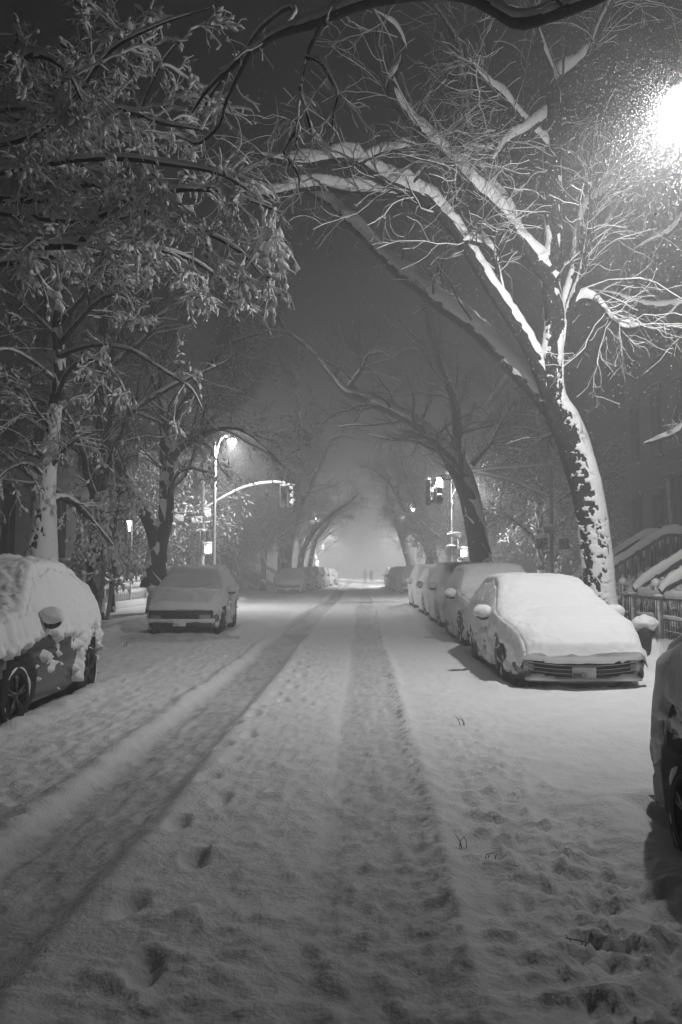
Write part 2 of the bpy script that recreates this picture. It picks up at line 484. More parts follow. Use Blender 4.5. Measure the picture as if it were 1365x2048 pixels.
def build_ground():
    xs = np.concatenate([np.arange(-14, -6.5, .14), np.arange(-6.5, -3.4, .05), np.arange(-3.4, 3.0, .025), np.arange(3.0, 5.2, .05), np.arange(5.2, 13.01, .14)])
    ys = [-14, -10, -7, -5, -3.5, -2.2, -1.2, -.4, .3, .9, 1.4, 1.8]; y = 2.0
    while y < 175:
        ys.append(y); y += max(.021, .0078 * y)
    ys = np.array(ys)
    X, Y = np.meshgrid(xs, ys); sh = X.shape
    h, rl, rm = ground_h(X.ravel(), Y.ravel())
    gr = sst(.52, .68, fbm(np.stack([X.ravel() * 26, Y.ravel() * 15, 0 * h], -1), 3, 78)); gr2 = np.exp(-((X.ravel() - .40) / .05) ** 2)
    sl = gr * (.36 * rl + .30 * rm) + gr2 * .9 * gr + (.46 * rl + .26 * rm) * (.4 + 1.2 * fbm(np.stack([X.ravel() * 2, Y.ravel() * .7, 0 * h], -1), 3, 77)) 
    Q = gridfaces(*sh)
    xc = X.ravel()[Q].mean(1); yc = Y.ravel()[Q].mean(1)
    inter = (yc > CY0) & (yc < CY1)
    left = (xc < KL) & ~inter; right = (xc > KR) & ~inter
    V = np.stack([X.ravel(), Y.ravel(), h], -1)
    for name, sel in (('road', ~(left | right)), ('pavement', left), ('pavement', right)):
        q = Q[sel]; used, inv = np.unique(q, return_inverse=True)
        mb = MB(); mb.add(V[used], inv.reshape(-1, 4))
        o = mb.build(name, 'road_snow'); o['kind'] = 'structure'
        a = o.data.attributes.new('slush', 'FLOAT', 'POINT'); a.data.foreach_set('value', sl[used].astype(np.float32))
    mb = MB(); mb.add([[-500, -60, -.35], [500, -60, -.35], [500, 900, -.35], [-500, 900, -.35]], [[0, 1, 2, 3]])
    o = mb.build('ground', 'snow', smooth=False); o['kind'] = 'structure'
    for s in (-1, 1):                       # the crossing street beyond the pavements
        mb = MB(); x0, x1 = (-90, -13.9) if s < 0 else (12.9, 90)
        gx, gy = np.meshgrid(np.linspace(x0, x1, 60), np.linspace(CY0 - 3, CY1 + 3, 40))
        gz = (fbm(np.stack([gx, gy, 0 * gx], -1) * .9, 3, 7) - .5) * .12 - .02
        mb.add(np.stack([gx, gy, gz], -1), gridfaces(*gx.shape))
        o = mb.build('crossing_street', 'snow'); o['kind'] = 'structure'

# ------------------------------------------------------------------ cars
def vnormals(V, Q):
    a, b, c, d = (V[Q[:, k]] for k in range(4))
    fn = np.cross(c - a, d - b); N = np.zeros_like(V)
    for k in range(4): np.add.at(N, Q[:, k], fn)
    return unit(N)

KINDS = {
 'sedan': dict(L=4.85, W=.91, top=[(0,.60),(.06,.70),(.22,.78),(.7,.88),(1.25,.965),(1.36,.985),(2.2,1.39),(2.55,1.45),(3.1,1.455),(3.6,1.40),(4.2,1.13),(4.65,1.09),(4.8,1.0),(4.85,.88)],
    belt=[(0,.56),(.22,.74),(.7,.83),(1.3,.91),(3.,.95),(4.2,.99),(4.65,.99),(4.85,.84)], wy=(.93, 3.76), wr=.34, ws=(1.42, 2.2), rw=(3.62, 4.15), side=(1.75, 3.55), zl=.17),
 'suv': dict(L=4.66, W=.93, top=[(0,.80),(.05,.92),(.22,1.0),(.7,1.07),(1.1,1.11),(1.2,1.13),(1.95,1.56),(2.3,1.64),(3.1,1.67),(3.9,1.62),(4.15,1.56),(4.5,1.16),(4.62,1.03),(4.66,.9)],
    belt=[(0,.76),(.22,.93),(.7,1.0),(1.2,1.05),(3.,1.08),(4.1,1.13),(4.5,1.04),(4.66,.86)], wy=(.92, 3.62), wr=.37, ws=(1.24, 1.95), rw=(4.16, 4.5), side=(1.6, 4.0), zl=.24),
 'hatch': dict(L=4.05, W=.90, top=[(0,.76),(.05,.90),(.2,.98),(.65,1.05),(1.0,1.09),(1.1,1.11),(1.7,1.56),(2.0,1.66),(2.5,1.67),(2.95,1.57),(3.45,1.28),(3.8,1.05),(4.0,.95),(4.05,.84)],
    belt=[(0,.72),(.2,.91),(.65,.98),(1.1,1.03),(2.6,1.05),(3.4,1.05),(3.8,.96),(4.05,.80)], wy=(.95, 3.12), wr=.37, ws=(1.15, 1.7), rw=(3.0, 3.4), side=(1.5, 2.9), zl=.22),
 'tall': dict(L=4.9, W=.96, top=[(0,.90),(.05,1.0),(.2,1.08),(.7,1.14),(1.0,1.18),(1.1,1.2),(1.75,1.68),(2.05,1.76),(3.3,1.79),(4.3,1.76),(4.55,1.7),(4.8,1.3),(4.87,1.1),(4.9,.95)],
    belt=[(0,.84),(.2,1.0),(.7,1.07),(1.1,1.11),(3.,1.15),(4.5,1.18),(4.8,1.1),(4.9,.9)], wy=(.95, 3.85), wr=.38, ws=(1.14, 1.75), rw=(4.56, 4.8), side=(1.45, 4.4), zl=.25),
}
NA, NB_, NC = 12, 8, 10

def wheel(parent, x, y, wr, side, spokes, snow):
    mb = MB(); w = .2
    mb.lathe([(wr*.62, -w/2), (wr*.9, -w/2), (wr*.98, -w/2*.8), (wr, -w/4), (wr, w/4), (wr*.98, w/2*.8), (wr*.9, w/2), (wr*.62, w/2)], axis='x', S=36)
    wh = mb.build('wheel', 'rubber', parent); wh.location = (x - side * w / 2, y, wr)
    o = side * w / 2
    mb = MB()
    mb.lathe([(wr*.62, o - side*.01), (wr*.66, o + side*.004), (wr*.6, o - side*.02), (wr*.57, o - side*.07)], axis='x', S=36)
    mb.lathe([(.001, o - side*.01), (wr*.12, o - side*.012), (wr*.15, o - side*.04)], axis='x', S=16)
    for k in range(spokes):
        a = k * 2 * math.pi / spokes + .3
        for da in (-.13, .13):
            p0 = np.array([o - side*.03, math.cos(a)*wr*.1, math.sin(a)*wr*.1]); p1 = np.array([o - side*.025, math.cos(a+da)*wr*.6, math.sin(a+da)*wr*.6])
            mb.tube(np.stack([p0, (p0+p1)/2 + [side*.008,0,0], p1]), [.022, .018, .022], 5)
    mb.build('rim', 'rim', wh)
    mb = MB()
    mb.lathe([(.001, o - side*.085), (wr*.6, o - side*.085)], axis='x', S=20)
    mb.build('brake_disc', 'plastic', wh)
    if snow:
        mb = MB()                                           # snow caught on the tyre wall and the lower spokes
        a = np.linspace(0, 2*math.pi, 60)
        rad = wr * .80 + 0*a; rr = .003 + .045 * np.clip(fbm(np.stack([np.cos(a)*2+x, np.sin(a)*2+y, 0*a], -1), 3, int(y*7)) - .42, 0, 1)*3
        pts = np.stack([np.full_like(a, o - side*.006), np.cos(a)*rad, np.sin(a)*rad], -1)
        mb.tube(pts, rr*.5, 6, cap=False)
        for k in range(spokes):
            a0 = k*2*math.pi/spokes + .3
            if vnoise(np.array([[k*3.1, y, x]]), 3)[0] > .72:
                q0 = np.array([o - side*.012, math.cos(a0)*wr*.15, math.sin(a0)*wr*.15]); q1 = np.array([o - side*.008, math.cos(a0)*wr*.56, math.sin(a0)*wr*.56])
                mb.tube(np.stack([q0, (q0+q1)/2, q1]), [.012, .028, .02], 6)
        mb.build('wheel_snow', 'snow', wh)
    return wh

def car(kind, name, label, loc, rz=0, paint='paint_black', depth=.12, side_thr=(.62, .25), seed=0, spokes=5, group=None, lumpy=1.0, ylen=1.0, detail=True, wheels_snow=True, flip=False, cat='car'):
    K = KINDS[kind]; L, W0 = K['L'], K['W']
    root = empty(name, loc, rz, label, cat, group); root.scale = (1, ylen, 1)
    ny = 110 if detail else 64
    ty = np.linspace(0, 1, ny); ys = L * (ty - .055 * np.sin(2 * math.pi * ty) * .9)
    tk, bk = np.array(K['top']), np.array(K['belt'])
    zt = np.interp(ys, tk[:, 0], tk[:, 1]); zb = np.minimum(np.interp(ys, bk[:, 0], bk[:, 1]), zt - .02)
    ker = np.ones(5) / 5
    zt[4:-4] = np.convolve(zt, ker, 'same')[4:-4]
    W = W0 * (1 - .17 * (1 - sst(0, .75, ys)) - .32 * sst(L - .8, L, ys))
    zl = K['zl'] + .05 * (1 - sst(0, .3, ys)) + .09 * sst(L - .4, L, ys)
    sec = []
    for i in range(ny):
        w, t, b, l = W[i], zt[i], zb[i], zl[i]
        g = np.clip((t - b) / .5, 0, 1.05)
        wt = .955 * w - .23 * g
        A = np.array([(.90*w, l), (.97*w, l+.07), (w, l + .45*(b-l)), (.992*w, l + .75*(b-l)), (.955*w, b)])
        s = np.linspace(0, 1, NA); u = np.linspace(0, 1, 5)
        a = np.stack([np.interp(s, u, A[:, 0]), np.interp(s, u, A[:, 1])], 1)
        s = np.linspace(0, 1, NB_ + 1)[1:]
        zr = max(t - .07, b + .002)
        bb = np.stack([.955*w + (wt - .955*w)*s**1.25, b + (zr - b)*s], 1)
        s = np.linspace(0, 1, NC + 1)[1:]
        th = s * math.pi / 2
        cc = np.stack([wt * np.cos(th)**.55, zr + (t + .02 - zr) * np.sin(th)**.6], 1)
        cc[-1, 0] = 0
        sec.append(np.concatenate([a, bb, cc]))
    sec = np.array(sec); ns = sec.shape[1]                      # (ny, ns, 2)
    full = np.concatenate([sec, sec[:, -2::-1] * np.array([-1, 1])], 1)
    Vb = np.stack([full[..., 0], np.broadcast_to(ys[:, None], full.shape[:2]), full[..., 1]], -1)
    def bow(V):
        k = np.clip(1 - (V[..., 0] / W0) ** 2, 0, 1)
        V = V.copy(); y0 = V[..., 1].copy()
        V[..., 1] += -(.14 if kind == 'sedan' else .22) * k * sst(1.0, 0, y0) + .10 * k * sst(L - .8, L, y0)
        return V
    nm = full.shape[1]
    Q = gridfaces(ny, nm)
    raw = bow(Vb.reshape(-1, 3))
    N = vnormals(raw, Q)
    s = np.sign((N * np.stack([raw[:, 0], 0*raw[:, 0], raw[:, 2] - .7], -1)).sum(1).mean()); N *= s
    if s < 0: Q = Q[:, ::-1]
    # wheel arches pressed into the flanks
    Vc = raw.copy(); arch = np.zeros(len(raw), bool)
    for yw in K['wy']:
        d = np.hypot(raw[:, 1] - yw, raw[:, 2] - K['wr'])
        arch |= (d < K['wr'] + .055) & (np.abs(raw[:, 0]) > .6 * W0) & (raw[:, 2] < .95)
    Vc[arch, 0] = np.sign(Vc[arch, 0]) * (W0 - .30)
    mb = MB(); mb.add(Vc, Q)
    caps = []
    for i, sg in ((0, -1), (ny - 1, 1)):                          # front and tail ends
        rows = sec[i]; cx = np.linspace(-1, 1, 27)
        C = np.stack([rows[:, 0][:, None] * cx[None], np.full((ns, 27), ys[i]), np.broadcast_to(rows[:, 1][:, None], (ns, 27))], -1)
        C = bow(C.reshape(-1, 3)); q = gridfaces(ns, 27)
        if sg > 0: q = q[:, ::-1]
        caps.append((C, q)); mb.add(C, q)
    mb.add([[-W0*.85, .1, K['zl']+.02], [W0*.85, .1, K['zl']+.02], [W0*.85, L-.1, K['zl']+.02], [-W0*.85, L-.1, K['zl']+.02]], [[0, 1, 2, 3]])
    mb.build('body', paint, root)
    # glass
    def patch(nm_, y0, y1, j0, j1, m):
        i0, i1 = np.searchsorted(ys, y0), np.searchsorted(ys, y1)
        ii, jj = np.arange(i0, i1 + 1), np.arange(j0, j1 + 1)
        idx = (ii[:, None] * nm + jj[None]).ravel()
        mb = MB(); mb.add(raw[idx] + N[idx] * .006, gridfaces(len(ii), len(jj)))
        return mb.build(nm_, m, root)
    jB0, jB1 = NA + 1, NA + NB_ - 2
    patch('windscreen', K['ws'][0], K['ws'][1], NA + NB_ + 2, nm - 1 - NA - NB_ - 2, 'glass')
    patch('rear_window', K['rw'][0], K['rw'][1], NA + NB_ + 2, nm - 1 - NA - NB_ - 2, 'glass')
    s0, s1 = K['side']; mid = (s0 + s1) / 2
    for a, b in ((s0, mid - .05), (mid + .05, s1)):
        patch('side_window', a, b, jB0, jB1, 'glass'); patch('side_window', a, b, nm - 1 - jB1, nm - 1 - jB0, 'glass')
    for yw in K['wy']:
        for sd in (-1, 1): wheel(root, sd * (W0 - .015), yw, K['wr'], sd, spokes, wheels_snow)
    # front furniture
    zf = sec[0][:, 1].max()
    def on_front(x, z, o=.01):
        wv = W[0]; y = -(.14 if kind == 'sedan' else .22) * np.clip(1 - (x / W0) ** 2, 0, 1); return np.array([x, y - o, z])
    def front_sheet(nm_, x0, x1, z0, z1, m, off=.012, up=0., thick=.02, n=16):
        xs = np.linspace(x0, x1, n); mb = MB()
        top = np.array([on_front(x, z1 + up * abs(x) ** 2, off) for x in xs]); bot = np.array([on_front(x, z0 + up * abs(x) ** 2, off) for x in xs])
        bk = np.array([0, thick, 0])
        mb.add(np.stack([bot + bk, bot, top, top + bk], 0).reshape(-1, 3), gridfaces(4, n))
        return mb.build(nm_, m, root)
    if kind == 'sedan':
        gz0, gz1 = .26, .45
        gr = front_sheet('grille', -.66, .66, gz0 - .02, gz1 + .03, 'plastic', .006, .05)
        mb = MB()
        for k in range(4):
            z = gz0 + .012 + k * .052; xs = np.linspace(-.7, .7, 22)
            mb.tube(np.array([on_front(x, z + .10 * abs(x) ** 2.2, .022) for x in xs]), .011, 6)
        mb.build('grille_bars', 'iron_snow', gr)
        for sd in (-1, 1):
            h = front_sheet('headlight', sd * .63, sd * .76, .36, .50, 'lens', .016, .0)
        front_sheet('bumper', -.70, .70, .08, .17, 'plastic', .03, 0, .1)
        pl_z = (.28, .42)
    else:
        b = zf - .26
        front_sheet('grille', -.42, .42, b - .10, b + .04, 'plastic', .008)
        for sd in (-1, 1): front_sheet('headlight', sd * .46, sd * .72, b - .08, b + .05, 'lens', .012)
        front_sheet('bumper', -.72, .72, K['zl'] + .06, b - .18, 'plastic' if seed % 2 else paint, .03, 0, .1)
        front_sheet('air_intake', -.5, .5, K['zl'] + .08, K['zl'] + .17, 'plastic', .045)
        pl_z = (b - .22, b - .08)
    mb = MB(); mb.box(on_front(0, sum(pl_z) / 2, .05), (.31, .02, pl_z[1] - pl_z[0]), bev=.006)
    mb.build('licence_plate', 'plate', root)
    for sd in (-1, 1):
        front = MB()
        ym = K['ws'][0] + .35; zm = np.interp(ym, bk[:, 0], bk[:, 1]) + .07
        V, T = ico(2); d = np.array([.12, .075, .08])
        front.add(V * d * (1 + .0 * V) + [sd * (W0 + .10), ym, zm], T)
        front.tube([[sd * (W0 - .08), ym, zm - .05], [sd * (W0 + .05), ym, zm - .04]], .025, 6)
        mi = front.build('wing_mirror', paint, root)
        mb = MB(); V, T = ico(2)
        k = 1 + .5 * (fbm(V * 1.7 + seed, 3, seed) - .5)
        mb.add(V * k[:, None] * [.145, .115, .11] + [sd * (W0 + .11), ym - .005, zm + .055], T)
        mb.build('snow_cap', 'snow', mi)
    for sd in (-1, 1):
        mb = MB(); mb.box((sd * W0 * .54, L + .015, .86 if kind == 'sedan' else .98), (.26, .07, .15), bev=.02)
        mb.build('tail_light', 'lens', root)
    # the snow lying on the car
    mb = MB()
    zlip = .46 if kind == 'sedan' else zf - .16
    def cover(V, Nn, hang):
        p = V + seed * 3.7
        n1, n2, n3, n4 = fbm(p * 1.6, 3, 1), fbm(p * 4.2, 4, 2), fbm(p * 13, 2, 3), fbm(p * 8.5, 3, 4)
        n5 = fbm(p * 26, 2, 6) - .5
        topm = sst(.18, .62, Nn[:, 2] + (n2 - .5) * .25)
        bel = np.interp(V[:, 1], bk[:, 0], bk[:, 1])
        thr = side_thr[0] + (side_thr[1] - side_thr[0]) * sst(bel - .20, bel + .02, V[:, 2])
        thr = np.where(V[:, 2] < .28, thr + .25, thr)
        sd_t = np.clip((.35 * n2 + .2 * n1 + .45 * n4 - thr) * (.7 + .5 * (lumpy > 1)), -.04, .04 + .03 * lumpy) + ((n3 - .5) * .024 + (n4 - .5) * .04 + n5 * .016) * lumpy
        t = np.maximum(sd_t, hang)
        t = t * (1 - topm) + topm * depth * .45
        up = topm * depth * (.45 + .6 * n1 + lumpy * (.45 * (n2 - .5) + .28 * (n4 - .5) + .16 * (n3 - .5) + .09 * n5))
        O = V + Nn * t[:, None]; O[:, 2] += up
        fr = sst(.55, -.12, V[:, 1]) * sst(zlip - .02, zlip + .06, V[:, 2]); O[:, 1] -= .15 * fr * fr; O[:, 2] -= .13 * fr * fr; O[:, 0] += np.sign(V[:, 0]) * .02 * fr
        return O
    side_hang = np.full(len(raw), -1.0)
    up_f = 3 if detail else 1
    if up_f > 1:                                              # finer snow on the near cars
        def fine(A):
            A = A.reshape(ny, nm, 3)
            for ax in (0, 1):
                n_ = A.shape[ax]; t = np.linspace(0, n_ - 1, (n_ - 1) * up_f + 1); i = np.minimum(t.astype(int), n_ - 2); f = (t - i)
                f = f[:, None, None] if ax == 0 else f[None, :, None]
                A = np.take(A, i, ax) * (1 - f) + np.take(A, i + 1, ax) * f
            return A.reshape(-1, 3)
        raw, N = fine(raw), unit(fine(N)); Q0 = gridfaces((ny - 1) * up_f + 1, (nm - 1) * up_f + 1); Q = Q0[:, ::-1] if s < 0 else Q0
    zlip = .46 if kind == 'sedan' else zf - .16
    nl = fbm(raw * 6 + seed, 3, 14)
    side_hang = np.where((raw[:, 1] < .42) & (raw[:, 2] > zlip + (nl - .5) * .12), .055 + (nl - .5) * .05, -1.0)
    sn = cover(raw, N, side_hang)
    # keep the arches clear
    for yw in K['wy']:
        d = np.hypot(raw[:, 1] - yw, raw[:, 2] - K['wr'])
        m = (d < K['wr'] + .10) & (np.abs(raw[:, 0]) > .5 * W0) & (raw[:, 2] < .95)
        sn[m, 0] = np.sign(sn[m, 0]) * (W0 - .34)
    mb.add(sn, Q)
    for k, (C, q) in enumerate(caps):
        z = C[:, 2]; x = C[:, 0]; nn = np.zeros_like(C); nn[:, 1] = -1 if k == 0 else 1
        n2 = fbm(C * 5 + seed, 3, 9); n3 = fbm(C * 14 + seed, 2, 8)
        if k == 0 and kind == 'sedan':
            e = .445 + .10 * np.abs(x) ** 2.2
            hng = np.where(z > e + (n2 - .5) * .05, .05 + .10 * sst(e, e + .07, z) - .05 * sst(.50, .62, z) + (n2 - .5) * .12, -.05)
            led = np.exp(-((z - (.195 + .05 * sst(.25, .6, np.abs(x)) - .06 * sst(.62, .72, np.abs(x)))) / .06) ** 4)
            hng = np.maximum(hng, np.where(led > .3, .11 * led + (n2 - .5) * .06, -.05))
        elif k == 0:
            b = zf - .13
            hng = np.where(z > b + (n2 - .5) * .14, .06 + (n2 - .5) * .06, -.05)
            hng = np.maximum(hng, np.where(np.abs(z - K['zl'] - .22) < .05, .03 + (n2 - .5) * .1, -.05))
        else:
            hng = np.where(n2 > .45 - .2 * sst(.4, .9, z), (n2 - .4) * .25, -.04)
        half = np.maximum(np.abs(C.reshape(ns, 27, 3)[:, -1:, 0]), 1e-4); edge = (np.abs(C.reshape(ns, 27, 3)[..., 0]) / half).ravel() ** 4
        C = C + np.stack([np.sign(x) * .065 * edge * (hng > 0), 0 * x, 0 * x], -1)
        mb.add(C + nn * (hng + (n3 - .5) * .012)[:, None] + np.array([0, 0, 1.]) * ((hng > 0) * .03 + depth * .30 * sst(C[:, 2].max() - .16, C[:, 2].max() - .01, C[:, 2]))[:, None], q)
    mb.build('snow_cover', 'snow', root)
    CARS.append((loc[0], loc[1], W0, L * ylen))
    return root

def place_cars():
    Z = -.085
    # right-hand row
    car('sedan', 'parked_car', 'snow covered sedan with wide barred grille exposed, first in the right row', (2.86, 10.75, Z), 0, 'paint_grey', .125, (.48, .26), 3, 5, 'cars parked along the right kerb')
    car('suv', 'parked_car', 'snow covered crossover with round snowy mirror directly behind the front sedan', (2.95, 16.15, Z), 0, 'paint_black', .13, (.50, .26), 5, 5, 'cars parked along the right kerb')
    car('tall', 'parked_car', 'snow covered car third back in the right row', (3.02, 21.4, Z), 0, 'paint_black', .11, (.36, .24), 8, 5, 'cars parked along the right kerb', detail=False)
    car('suv', 'parked_car', 'snow covered car fourth back in the right row', (3.0, 26.7, Z), 0, 'paint_blue', .12, (.36, .24), 12, 5, 'cars parked along the right kerb', detail=False)
    car('tall', 'parked_car', 'snow covered car last before the crossing in the right row', (3.0, 32.3, Z), 0, 'paint_black', .11, (.36, .24), 15, 5, 'cars parked along the right kerb', detail=False)
    car('sedan', 'parked_car', 'dark car cut off by the right edge with snowy spoked wheel', (2.66, .74, Z), 0, 'paint_black', .12, (.44, .36), 21, 5, 'cars parked along the right kerb', lumpy=.35)
    w = car('tall', 'parked_car', 'pale snow covered car beyond the crossing on the right, brightly lit', (3.35, 52.6, Z), 0, 'paint_silver', .12, (.3, .22), 25, 5, 'cars parked beyond the crossing', detail=False)
    for y, x, lab in ((58.6, 3.1, 'snow covered car behind the bright pale car on the right'), (64.8, 3.0, 'snow covered car second behind the bright pale car on the right'), (71, 2.9, 'snow covered car deepest in the haze of the right row')):
        c = copy_tree(w); c.location = (x, y, Z); c['label'] = lab; CARS.append((x, y, .96, 4.9))
    # left-hand row
    car('hatch', 'parked_car', 'black crossover near the left edge with snow clumps stuck on its doors', (-4.50, 7.38, Z), 0, 'paint_black', .15, (.525, .20), 31, 5, 'cars parked along the left kerb', lumpy=1.7)
    car('suv', 'parked_car', 'grey crossover under even snow with dark bumper, parked alone left of centre', (-4.42, 19.3, Z), R(3), 'paint_grey', .11, (.52, .22), 33, 5, 'cars parked along the left kerb')
    f = car('suv', 'parked_car', 'snow covered car with bare dark grille, first beyond the crossing on the left', (-5.0, 52.4, Z), 0, 'paint_grey', .13, (.36, .22), 37, 5, 'cars parked beyond the crossing', detail=False)
    for y, x, lab in ((58.4, -4.75, 'snow covered car second beyond the crossing on the left'), (64.6, -4.5, 'dark snow dusted car third beyond the crossing on the left'), (70.6, -4.25, 'dark snow dusted car fourth beyond the crossing on the left'), (77, -4.05, 'low dark car fifth beyond the crossing on the left'), (84, -3.75, 'pale car farthest down the left row')):
        c = copy_tree(f if x > -4.1 or x < -4.6 else w); c.location = (x, y, Z); c['label'] = lab; CARS.append((x, y, .93, 4.66))
place_cars()
build_ground()
# ------------------------------------------------------------------ trees
def limb(pts, n=None):
    """[(px, py, depth, width in photo px)] -> polyline and radii"""
    a = np.array([list(P(x, y, Y)) + [PX(w, Y) / 2] for x, y, Y, w in pts])
    return resample(a, n or max(8, 5 * len(pts)))

def same_len(lims, n=24):
    L = [resample(l, n) if len(l) != n else l for l in lims]
    A = np.stack(L); return A[..., :3], A[..., 3]

def rough_tubes(Pt, Rd, S, amp=.14, seed=0):
    V, Q, nrm = tubes(Pt, Rd, S)
    k = (fbm(V * np.array([9, 9, 3.]), 3, seed) - .5) * 2 * amp + (fbm(V * np.array([28, 28, 9.]), 2, seed + 5) - .5) * amp
    return V + nrm.reshape(-1, 3) * (np.repeat(Rd.reshape(-1), S) * k)[:, None], Q

def wobble(A, amp, seed):
    """small natural kinks along a traced limb"""
    n = np.stack([vnoise(A[..., :3] * 1.4 + 9 * k, seed + k) - .5 for k in range(3)], -1)
    A = A.copy(); A[..., :3] += n * amp * np.linspace(0, 1, A.shape[-2])[:, None].clip(.1, 1)
    return A

def tree(name, label, lims, base, group=None, S=14, nres=40, depth=.10, wind=0., wob=.08, seed=0, trunk_mat='bark', snow_mat='snow', levels=(), twig='twig', twig_snow=None, leaf=None, cat='tree', ground_flare=True):
    root = empty(name, base, 0, label, cat, group)
    inv = -np.asarray(base, float)
    Pt, Rd = same_len(lims, nres)
    A = wobble(np.concatenate([Pt, Rd[..., None]], -1), wob, seed); Pt = A[..., :3]
    Pl = Pt + inv
    mb = MB(); mb.add(*rough_tubes(Pl, Rd, S, .13, seed))
    mb.build('trunk', trunk_mat, root)
    tr = root.children[0]
    if depth:
        mb = MB()
        horiz = np.clip(.16 + Rd / .10, .16, 1.0)
        mb.add(*snow_shell(Pl, Rd, S, depth * horiz, 0, seed))
        mb.build('branch_snow', snow_mat, tr)
    if wind:                                                  # storm-plastered bole, finely ragged
        k0 = resample(lims[0], 560 if len(lims) > 12 else 240); k0 = wobble(k0[None], wob, seed)[0]
        h = k0[:, 2] < k0[0, 2] + .50 * (k0[:, 2].max() - k0[0, 2]); k0 = k0[h]
        mb = MB(); mb.add(*snow_shell(k0[None, :, :3] + inv, k0[None, :, 3] * (1.02), 64, .0, wind, seed)); mb.build('plastered_snow', snow_mat, tr)
    cur = (Pl, Rd); cm = MB(); sm = MB(); lastlv = None; ll = MB()
    for i, lv in enumerate(levels):
        lv = dict(lv); sides = lv.pop('S', 4); sd = lv.pop('snow', 0); src = lv.pop('src', None)
        if src == 'prev2' : pr = prev
        else: pr = cur
        prev = cur
        nx = grow(*pr, **lv)
        cm.add(*tubes(*nx, sides)[:2])
        if sd:
            P2, R2 = nx
            off = P2.copy(); off[..., 2] += R2 * .8 + sd * .35
            fl = 1 - np.abs(unit(np.gradient(P2, axis=1))[..., 2]) ** 2
            rr = (R2 * .7 + sd * .55) * (.45 + .55 * fl) * (.55 + .9 * fbm(P2 * 9, 2, seed + i))
            sm.add(*tubes(off, rr, 5 if sides > 3 else 4)[:2])
        cur = nx; lastlv = nx
    if cm.v:
        for lc in ([] if not leaf else leaf if isinstance(leaf, list) else [leaf]):
            P2, R2 = lastlv if not lc.get('prev') else prev
            B, N, _ = P2.shape
            for t0 in lc['at']:
                i = int(t0 * (N - 1)); c = P2[:, i]; d = unit(P2[:, min(i + 1, N - 1)] - P2[:, i - 1])
                keep = rng.uniform(size=B) < lc.get('keep', .8); c = c[keep]; d = d[keep]; M = len(c)
                ax = d * .8 + rng.normal(size=(M, 3)) * lc.get('mess', .35); ax[:, 2] -= lc.get('hang', .6)
                ln = rng.uniform(*lc['len'], M); wd = ln * rng.uniform(*lc.get('w', (.2, .34)), M)
                c = c + rng.normal(size=(M, 3)) * lc.get('jit', .03)
                blobs(ll, c, ax, ln, wd, lc.get('sub', 0), .16)
        build_multi('crown', [(cm, twig), (sm, twig_snow or snow_mat), (ll, (leaf[0] if isinstance(leaf, list) else leaf or {}).get('mat', 'leaf_snow'))], root)
    return root

